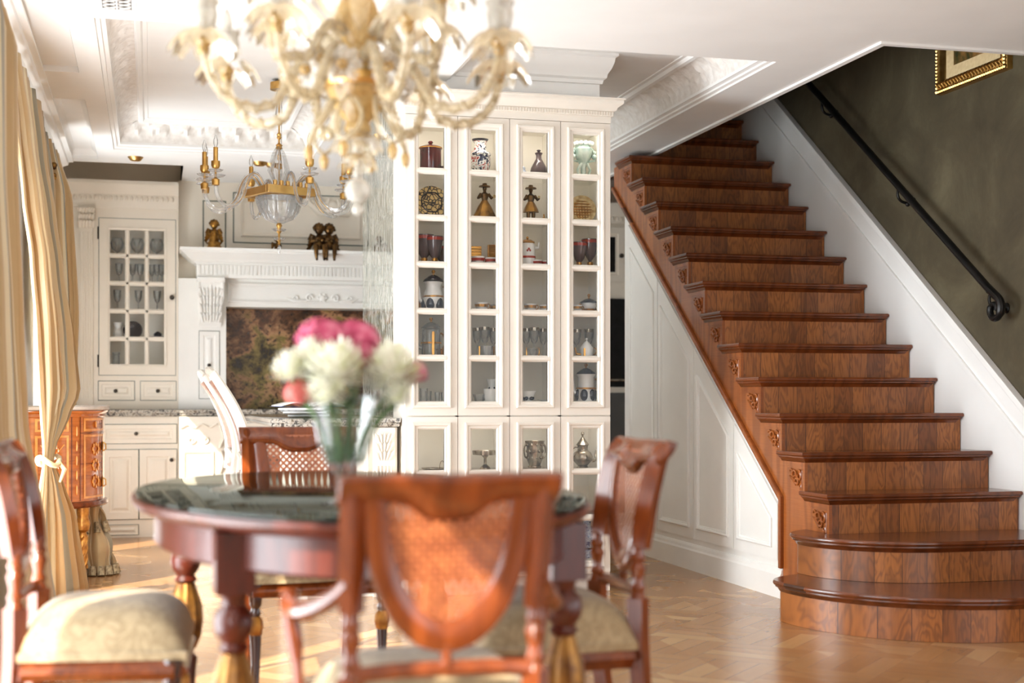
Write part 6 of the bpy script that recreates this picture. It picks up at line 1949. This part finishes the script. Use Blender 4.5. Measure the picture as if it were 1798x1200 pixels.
    m.prism(edge, 0.374, 0.394, lambda a, b, d: (a, b, d))
    m.build('seat_cushion', M_damask, o, smooth=60)
    for s in (-1, 1):
        Q = T(s * 0.218, 0.150, 0)
        lg = MB().lathe([(0, 0), (0.009, 0.0), (0.014, 0.03), (0.012, 0.04), (0.020, 0.20), (0.0, 0.2005)], Q, 12)
        lg.lathe([(0, 0.262), (0.014, 0.262), (0.018, 0.275), (0.013, 0.29), (0.020, 0.30), (0.022, 0.32), (0.026, 0.375), (0, 0.376)], Q, 12)
        l_ = lg.build('front_leg', M_darkw, o)
        MB().lathe([(0, 0.2), (0.020, 0.20), (0.025, 0.225), (0.023, 0.25), (0.014, 0.262), (0, 0.262)], Q, 12, flute=(6, 0.05)).build('gilt_collar', M_giltwood, l_)
    if arms:
        for s in (-1, 1):
            m = MB()
            m.tube(bez((s * 0.19, -0.24, 0.685), (s * 0.235, -0.16, 0.61), (s * 0.30, -0.02, 0.59), (s * 0.275, 0.07, 0.622), 12) + [Vector((s * 0.268, 0.098, 0.618)), Vector((s * 0.272, 0.105, 0.595)), Vector((s * 0.276, 0.09, 0.585))], [0.017, 0.017, 0.018, 0.019, 0.020, 0.021, 0.022, 0.022, 0.022, 0.022, 0.021, 0.020, 0.019, 0.018, 0.016, 0.014], 10)
            m.build('arm', M_chair, o)
            m = MB().tube(bez((s * 0.283, 0.05, 0.605), (s * 0.25, 0.07, 0.50), (s * 0.275, 0.02, 0.44), (s * 0.232, 0.03, 0.345), 10), [0.013, 0.017, 0.019, 0.017, 0.014, 0.012, 0.013, 0.016, 0.018, 0.018, 0.016], 10)
            m.build('arm_support', M_chair, o)
    return o
ach = dining_chair(True)
ach['label'] = 'cherry cane-backed armchair in the foreground, its sunlit back to the viewer'
ach.location = (0.535, 2.80, 0)
ach.scale = (0.955, 0.965, 0.965)
ach['group'] = 'dining chairs round the oval table'
dcx = dining_chair(False)
dcx['group'] = 'dining chairs round the oval table'
dcx['label'] = 'cane-backed dining chair right of the table facing left, its scrolled top lit orange'
dcx.location = (0.972, 3.52, 0); dcx.rotation_euler = (0, 0, R(88))
d2 = copy_tree(dcx)
d2['label'] = 'dining chair at the far left before the silk curtain, seat tucked under the table'
d2.location = (-0.085, 3.70, 0); d2.rotation_euler = (0, 0, R(-94))
d3 = copy_tree(dcx)
d3['label'] = 'dining chair at the far end of the table, lattice back behind the vase'
d3.location = (0.55, 4.98, 0); d3.rotation_euler = (0, 0, R(184))

# ---------------------------------------------------------------- vase and flowers on the table
VB = at_b(604, 700, 3.15)
VX, VY, VZ = VB.x, VB.y, 0.7617
va = thing('crystal_vase', 'flared cut crystal vase of flowers standing on the oval table', 'vase', (VX, VY, VZ))
m = MB().lathe([(0, 0.0), (0.038, 0.0), (0.040, 0.006), (0.016, 0.016), (0.012, 0.03), (0.020, 0.038), (0.012, 0.046), (0.020, 0.054), (0.013, 0.062), (0.034, 0.080), (0.053, 0.11), (0.062, 0.16), (0.070, 0.215), (0.080, 0.245)], None, 32, flute=(12, 0.02))
m.lathe([(0.076, 0.244), (0.064, 0.20), (0.054, 0.15), (0.040, 0.10), (0.02, 0.085), (0, 0.08)], None, 32)
m.build('cut_glass_body', M_vaseglass, va)
MB().lathe([(0, 0.086), (0.020, 0.087), (0.038, 0.102), (0.052, 0.15), (0.056, 0.175), (0, 0.175)], None, 24).build('water', pane_mat('water', (0.96, 0.985, 0.975, 1), 0.4), va)
def bloom(name, label, cx, cy, cz, r, mat, npet, kind='mum', tilt=0):
    o = thing(name, label, 'flower', (VX + cx, VY + cy, VZ + cz), 0, 'flowers in the crystal vase')
    m = MB()
    rnd = random.Random(int(cx * 1000) + npet)
    if kind == 'mum':
        m.ball((0, 0, 0), r * 0.40, 12, 8, (1, 1, 0.85))
        for i in range(npet):
            t = (i + 0.5) / npet
            ph = math.acos(1 - 1.72 * t)
            th = i * 2.39996
            d = Vector((math.sin(ph) * math.cos(th), math.sin(ph) * math.sin(th), math.cos(ph)))
            L = r * (0.84 + 0.32 * rnd.random())
            up = Vector((0, 0, 1))
            side = d.cross(up)
            if side.length < 0.05: side = Vector((1, 0, 0))
            side.normalize()
            w_ = r * 0.10
            cup_ = (up - d * up.dot(d)) * r * 0.22 * (0.4 + t)
            p0, p1, p2 = d * r * 0.34, d * L * 0.75 + cup_ * 0.1, d * L + cup_
            v = [p0 - side * w_ * 0.5, p0 + side * w_ * 0.5, p1 - side * w_, p1 + side * w_, p2 - side * w_ * 0.6, p2 + side * w_ * 0.6, p1 - d.cross(side) * w_ * 0.35, p2 + d * w_ * 0.35]
            m.add(v, [(0, 1, 3, 6), (0, 6, 2), (2, 6, 7, 4), (6, 3, 5, 7)])
    else:
        for i in range(npet):
            t = (i + 0.5) / npet
            ph = math.acos(1 - 1.6 * t)
            th = i * 2.39996
            rr = r * (0.86 + 0.12 * rnd.random())
            c_ = Vector((math.sin(ph) * math.cos(th), math.sin(ph) * math.sin(th), math.cos(ph) * 0.85)) * rr
            nrm = c_.normalized()
            a = nrm.orthogonal().normalized()
            b = nrm.cross(a)
            q = r * 0.135
            for k in range(4):
                an = k * PI / 2 + th
                e1 = a * math.cos(an) + b * math.sin(an)
                e2 = a * math.cos(an + 0.75) + b * math.sin(an + 0.75)
                e3 = a * math.cos(an - 0.75) + b * math.sin(an - 0.75)
                m.add([c_, c_ + e2 * q * 0.8 + nrm * q * 0.2, c_ + e1 * q * 1.25 + nrm * q * 0.1, c_ + e3 * q * 0.8 + nrm * q * 0.2], [(0, 1, 2, 3)])
        m.ball((0, 0, 0), r * 0.78, 12, 8, (1, 1, 0.85))
    m.build('bloom', mat, o, smooth=80 if kind != 'mum' else 60)
    e = Vector((-cx * 0.72, -cy * 0.72, 0.095 - cz))
    q_ = Vector((-cx * 0.55, -cy * 0.55, 0.22 - cz))
    MB().tube(bez((0, 0, -r * 0.4), (0, 0, -r * 0.9), q_, e, 10), 0.004, 6).build('stem', M_stem, o)
    return o
PXM = 3.15 / FPX
def fpos(u, v, dy): return ((u - 604) * PXM, dy, 1 - (v - 700) * PXM - VZ)
bl = [
    ('white_chrysanthemum', 'big white chrysanthemum in the front middle of the bouquet', 583, 652, -0.075, 0.068, M_petal_w, 150, 'mum'),
    ('white_chrysanthemum', 'big white chrysanthemum at the front right of the bouquet', 682, 655, -0.05, 0.070, M_petal_w, 150, 'mum'),
    ('white_chrysanthemum', 'smaller white chrysanthemum at the far left edge of the bouquet', 512, 650, -0.02, 0.046, M_petal_w, 110, 'mum'),
    ('white_chrysanthemum', 'cream chrysanthemum low in front under the big middle one', 568, 690, -0.085, 0.046, M_petal_w, 110, 'mum'),
    ('white_chrysanthemum', 'white chrysanthemum drooping over the right rim of the vase', 690, 697, -0.06, 0.040, M_petal_w, 100, 'mum'),
    ('white_chrysanthemum', 'cream chrysanthemum between the left edge and the middle bloom', 545, 628, -0.03, 0.044, M_petal_w, 110, 'mum'),
    ('pink_hydrangea', 'pink hydrangea head at the top left of the bouquet', 568, 598, 0.02, 0.062, M_petal_p, 170, 'hyd'),
    ('pink_hydrangea', 'pink hydrangea head at the top right of the bouquet', 625, 600, 0.03, 0.062, M_petal_p, 170, 'hyd'),
    ('pink_hydrangea', 'pink hydrangea head sinking between the white blooms', 632, 628, -0.01, 0.044, M_petal_p, 130, 'hyd'),
    ('pink_hydrangea', 'narrow pink hydrangea peeping out at the right edge of the bouquet', 728, 655, 0.01, 0.036, M_petal_p, 110, 'hyd'),
    ('coral_hydrangea', 'coral hydrangea hanging low at the left of the bouquet', 528, 690, 0.0, 0.040, M_petal_r, 120, 'hyd'),
]
for n_, lab, u, v, dy, r, mt_, npet, kd in bl:
    x, y, z = fpos(u, v, dy)
    bloom(n_, lab, x, y, z, r, mt_, npet, kd)
m = MB()
rnd = random.Random(3)
for i in range(18):
    a = i * 2.4
    r0 = 0.03 + 0.05 * rnd.random()
    z0 = 0.20 + 0.08 * rnd.random()
    c_ = Vector((r0 * math.cos(a), r0 * math.sin(a), z0))
    d = Vector((math.cos(a), math.sin(a), rnd.uniform(-0.3, 0.5))).normalized()
    s_ = d.cross(Vector((0, 0, 1))).normalized()
    L = 0.05 + 0.03 * rnd.random()
    m.add([c_, c_ + d * L * 0.5 + s_ * 0.014, c_ + d * L - Vector((0, 0, 0.01)), c_ + d * L * 0.5 - s_ * 0.014, c_ + d * L * 0.5 + Vector((0, 0, -0.005))], [(0, 1, 4), (1, 2, 4), (2, 3, 4), (3, 0, 4)])
for i in range(7):
    a = i * 0.9
    m.tube([(0.02 * math.cos(a), 0.02 * math.sin(a), 0.10), (0.045 * math.cos(a + 0.4), 0.045 * math.sin(a + 0.4), 0.24)], 0.003, 5)
lv = m.build('bouquet_foliage', M_leaf, smooth=60)
lv.location = (VX, VY, VZ)
lv['kind'] = 'stuff'
tag(lv, 'dark green leaves and stems filling the neck of the crystal vase', 'foliage')

# ---------------------------------------------------------------- blown glass chandelier over the table
GC = Vector((0.53, 3.70, 1.85))
gc = thing('glass_chandelier', 'gold-flecked blown glass chandelier with flower cups over the oval table', 'chandelier', GC)
m = MB().lathe([(0, -0.17), (0.02, -0.165), (0.035, -0.14), (0.03, -0.12), (0.055, -0.09), (0.075, -0.05), (0.085, -0.01), (0.07, 0.03), (0.035, 0.055), (0.03, 0.08), (0.05, 0.11), (0.060, 0.15), (0.045, 0.20), (0.025, 0.23), (0.035, 0.27), (0.05, 0.31), (0.03, 0.36), (0.02, 0.40), (0.0, 0.40)], None, 32, flute=(10, 0.05))
m.build('blown_stem', M_amber_d, gc)
MB().tube([(0, 0, 0.38), (0, 0, HC - 1.85)], 0.008, 8).build('hanging_rod', M_gold, gc)
MB().lathe([(0, HC - 1.85 - 0.05), (0.03, HC - 1.85 - 0.045), (0.06, HC - 1.85 - 0.012), (0.065, HC - 1.85 - 0.0005), (0, HC - 1.85 - 0.0005)], None, 20).build('ceiling_rose', M_gold, gc)
m = MB().lathe([(0, -0.03), (0.09, -0.03), (0.095, -0.02), (0.09, 0.0), (0, 0.0)], None, 24)
m.build('gilt_plate', M_gold, gc)
def petals(m, Q, n, r, droop, z0=0.0, w_=0.4):
    for k in range(n):
        a = 2 * PI * k / n
        def fn(s, t, a=a):
            rr = 0.008 + r * t
            hw = math.sin(min(1, t * 1.25) * PI * 0.62) * w_ * r * (1 - max(0, t - 0.8) * 2.2)
            z = z0 + 0.25 * r * math.sin(t * PI * 0.8) - droop * t * t
            x, y = rr, (s * 2 - 1) * hw
            z -= abs(s * 2 - 1) * 0.15 * r
            return (x * math.cos(a) - y * math.sin(a), x * math.sin(a) + y * math.cos(a), z)
        m.surf(4, 6, fn, Q)
def glass_arm(ang, R0, zc, dip, up=0.0):
    M = RZ(ang)
    p1 = bez((0.05, 0, 0.03 + up), (0.14, 0, 0.10 + up), (0.15, 0, -0.02 + dip * 0.5), (0.22, 0, -dip), 9)
    p2 = bez((0.22, 0, -dip), (0.29, 0, -dip - 0.05), (R0, 0, -dip - 0.0), (R0, 0, zc), 10)[1:]
    pts = p1 + p2
    m = MB()
    m.tube(pts, [0.015 - 0.0002 * i for i in range(len(pts))], 8, M)
    for k in range(0, len(pts) * 4 - 4):
        i, t = k // 4, (k % 4) / 4
        p = pts[i].lerp(pts[i + 1], t)
        a = k * 0.8
        m.ball((p.x, 0.013 * math.cos(a), p.z + 0.013 * math.sin(a)), 0.0065, 5, 4, M=M)
    arm = m.build('twisted_arm', M_amber, gc)
    Q = M @ T(R0, 0, zc)
    m = MB().lathe([(0.006, -0.01), (0.018, 0.0), (0.024, 0.012), (0.020, 0.024), (0.010, 0.028)], Q, 14)
    m.ball((0, 0, -0.012), 0.016, 8, 6, M=Q)
    m.build('amber_knop', M_amber_d, arm)
    m = MB(); petals(m, Q, 7, 0.082, 0.055, 0.030)
    m.build('petal_bobeche', M_amber, arm, smooth=80)
    m = MB().lathe([(0.016, 0.03), (0.028, 0.045), (0.034, 0.08), (0.030, 0.10), (0.038, 0.112)], Q, 20, flute=(8, 0.06))
    m.build('opal_cup', M_milk, arm, smooth=80)
    MB().lathe([(0.008, 0.03), (0.012, 0.12), (0.016, 0.135), (0.012, 0.16), (0.003, 0.178), (0, 0.18)], Q, 10).build('candle_bulb', M_milk, arm)
for k in range(8): glass_arm(9 + 45 * k, 0.405, 0.045, 0.085)
for k in range(4): glass_arm(36 + 90 * k, 0.30, 0.165, -0.02, 0.08)
# flowers and leaves growing from the stem
for k in range(8):
    a = 22 + 45 * k
    M = RZ(a)
    s = MB().tube(bez((0.05, 0, 0.02), (0.09, 0, 0.06), (0.12, 0, 0.05), (0.145, 0, 0.0), 8), 0.005, 6, M).build('flower_stalk', M_amber_d, gc)
    m = MB(); petals(m, M @ T(0.145, 0, 0.0) @ RY(95), 8, 0.042, 0.006, 0, 0.36)
    m.build('glass_flower', M_milk, s, smooth=80)
    m = MB().ball((0, 0, 0.012), 0.014, 8, 6, M=M @ T(0.145, 0, 0.0) @ RY(95))
    m.build('flower_centre', M_amber_d, s)
for k in range(8):
    a = 40 + 45 * k
    M = RZ(a)
    def leaf(s_, t):
        w_ = 0.032 * math.sin(t * PI) ** 0.8
        x = 0.05 + 0.10 * math.sin(t * PI * 0.62)
        return (x, (s_ * 2 - 1) * w_, 0.10 + 0.17 * t - 0.03 * t * t + 0.01 * abs(s_ * 2 - 1))
    MB().surf(4, 8, leaf, M).build('glass_leaf', M_amber, gc, smooth=80)
# hanging loops, leaves and the chain of balls at the bottom
for k in range(6):
    a = 10 + 60 * k
    M = RZ(a)
    m = MB().tube(bez((0.06, 0, -0.06), (0.10, 0.05, -0.12), (0.15, 0.04, -0.17), (0.13, -0.01, -0.19), 8) + bez((0.13, -0.01, -0.19), (0.11, -0.05, -0.17), (0.09, -0.04, -0.10), (0.07, -0.01, -0.06), 8)[1:], 0.006, 6, M)
    lp = m.build('hanging_loop', M_amber, gc)
    m = MB().lathe([(0, -0.235), (0.009, -0.225), (0.013, -0.205), (0.006, -0.19), (0, -0.188)], M @ T(0.13, -0.01, 0), 8)
    m.build('pear_drop', M_amber_d, lp)
m = MB(); petals(m, T(0, 0, -0.150), 8, 0.06, 0.05, 0, 0.45); petals(m, T(0, 0, -0.205), 6, 0.045, 0.045, 0, 0.45)
m.build('hanging_petals', M_amber, gc, smooth=80)
m = MB().ball((0, 0, -0.300), 0.034, 14, 10)
m.lathe([(0.008, -0.27), (0.014, -0.255), (0.008, -0.24), (0.016, -0.22), (0.010, -0.16)], None, 12)
m.ball((0, 0, -0.350), 0.016, 10, 8)
m.build('glass_ball_drop', M_milk, gc)
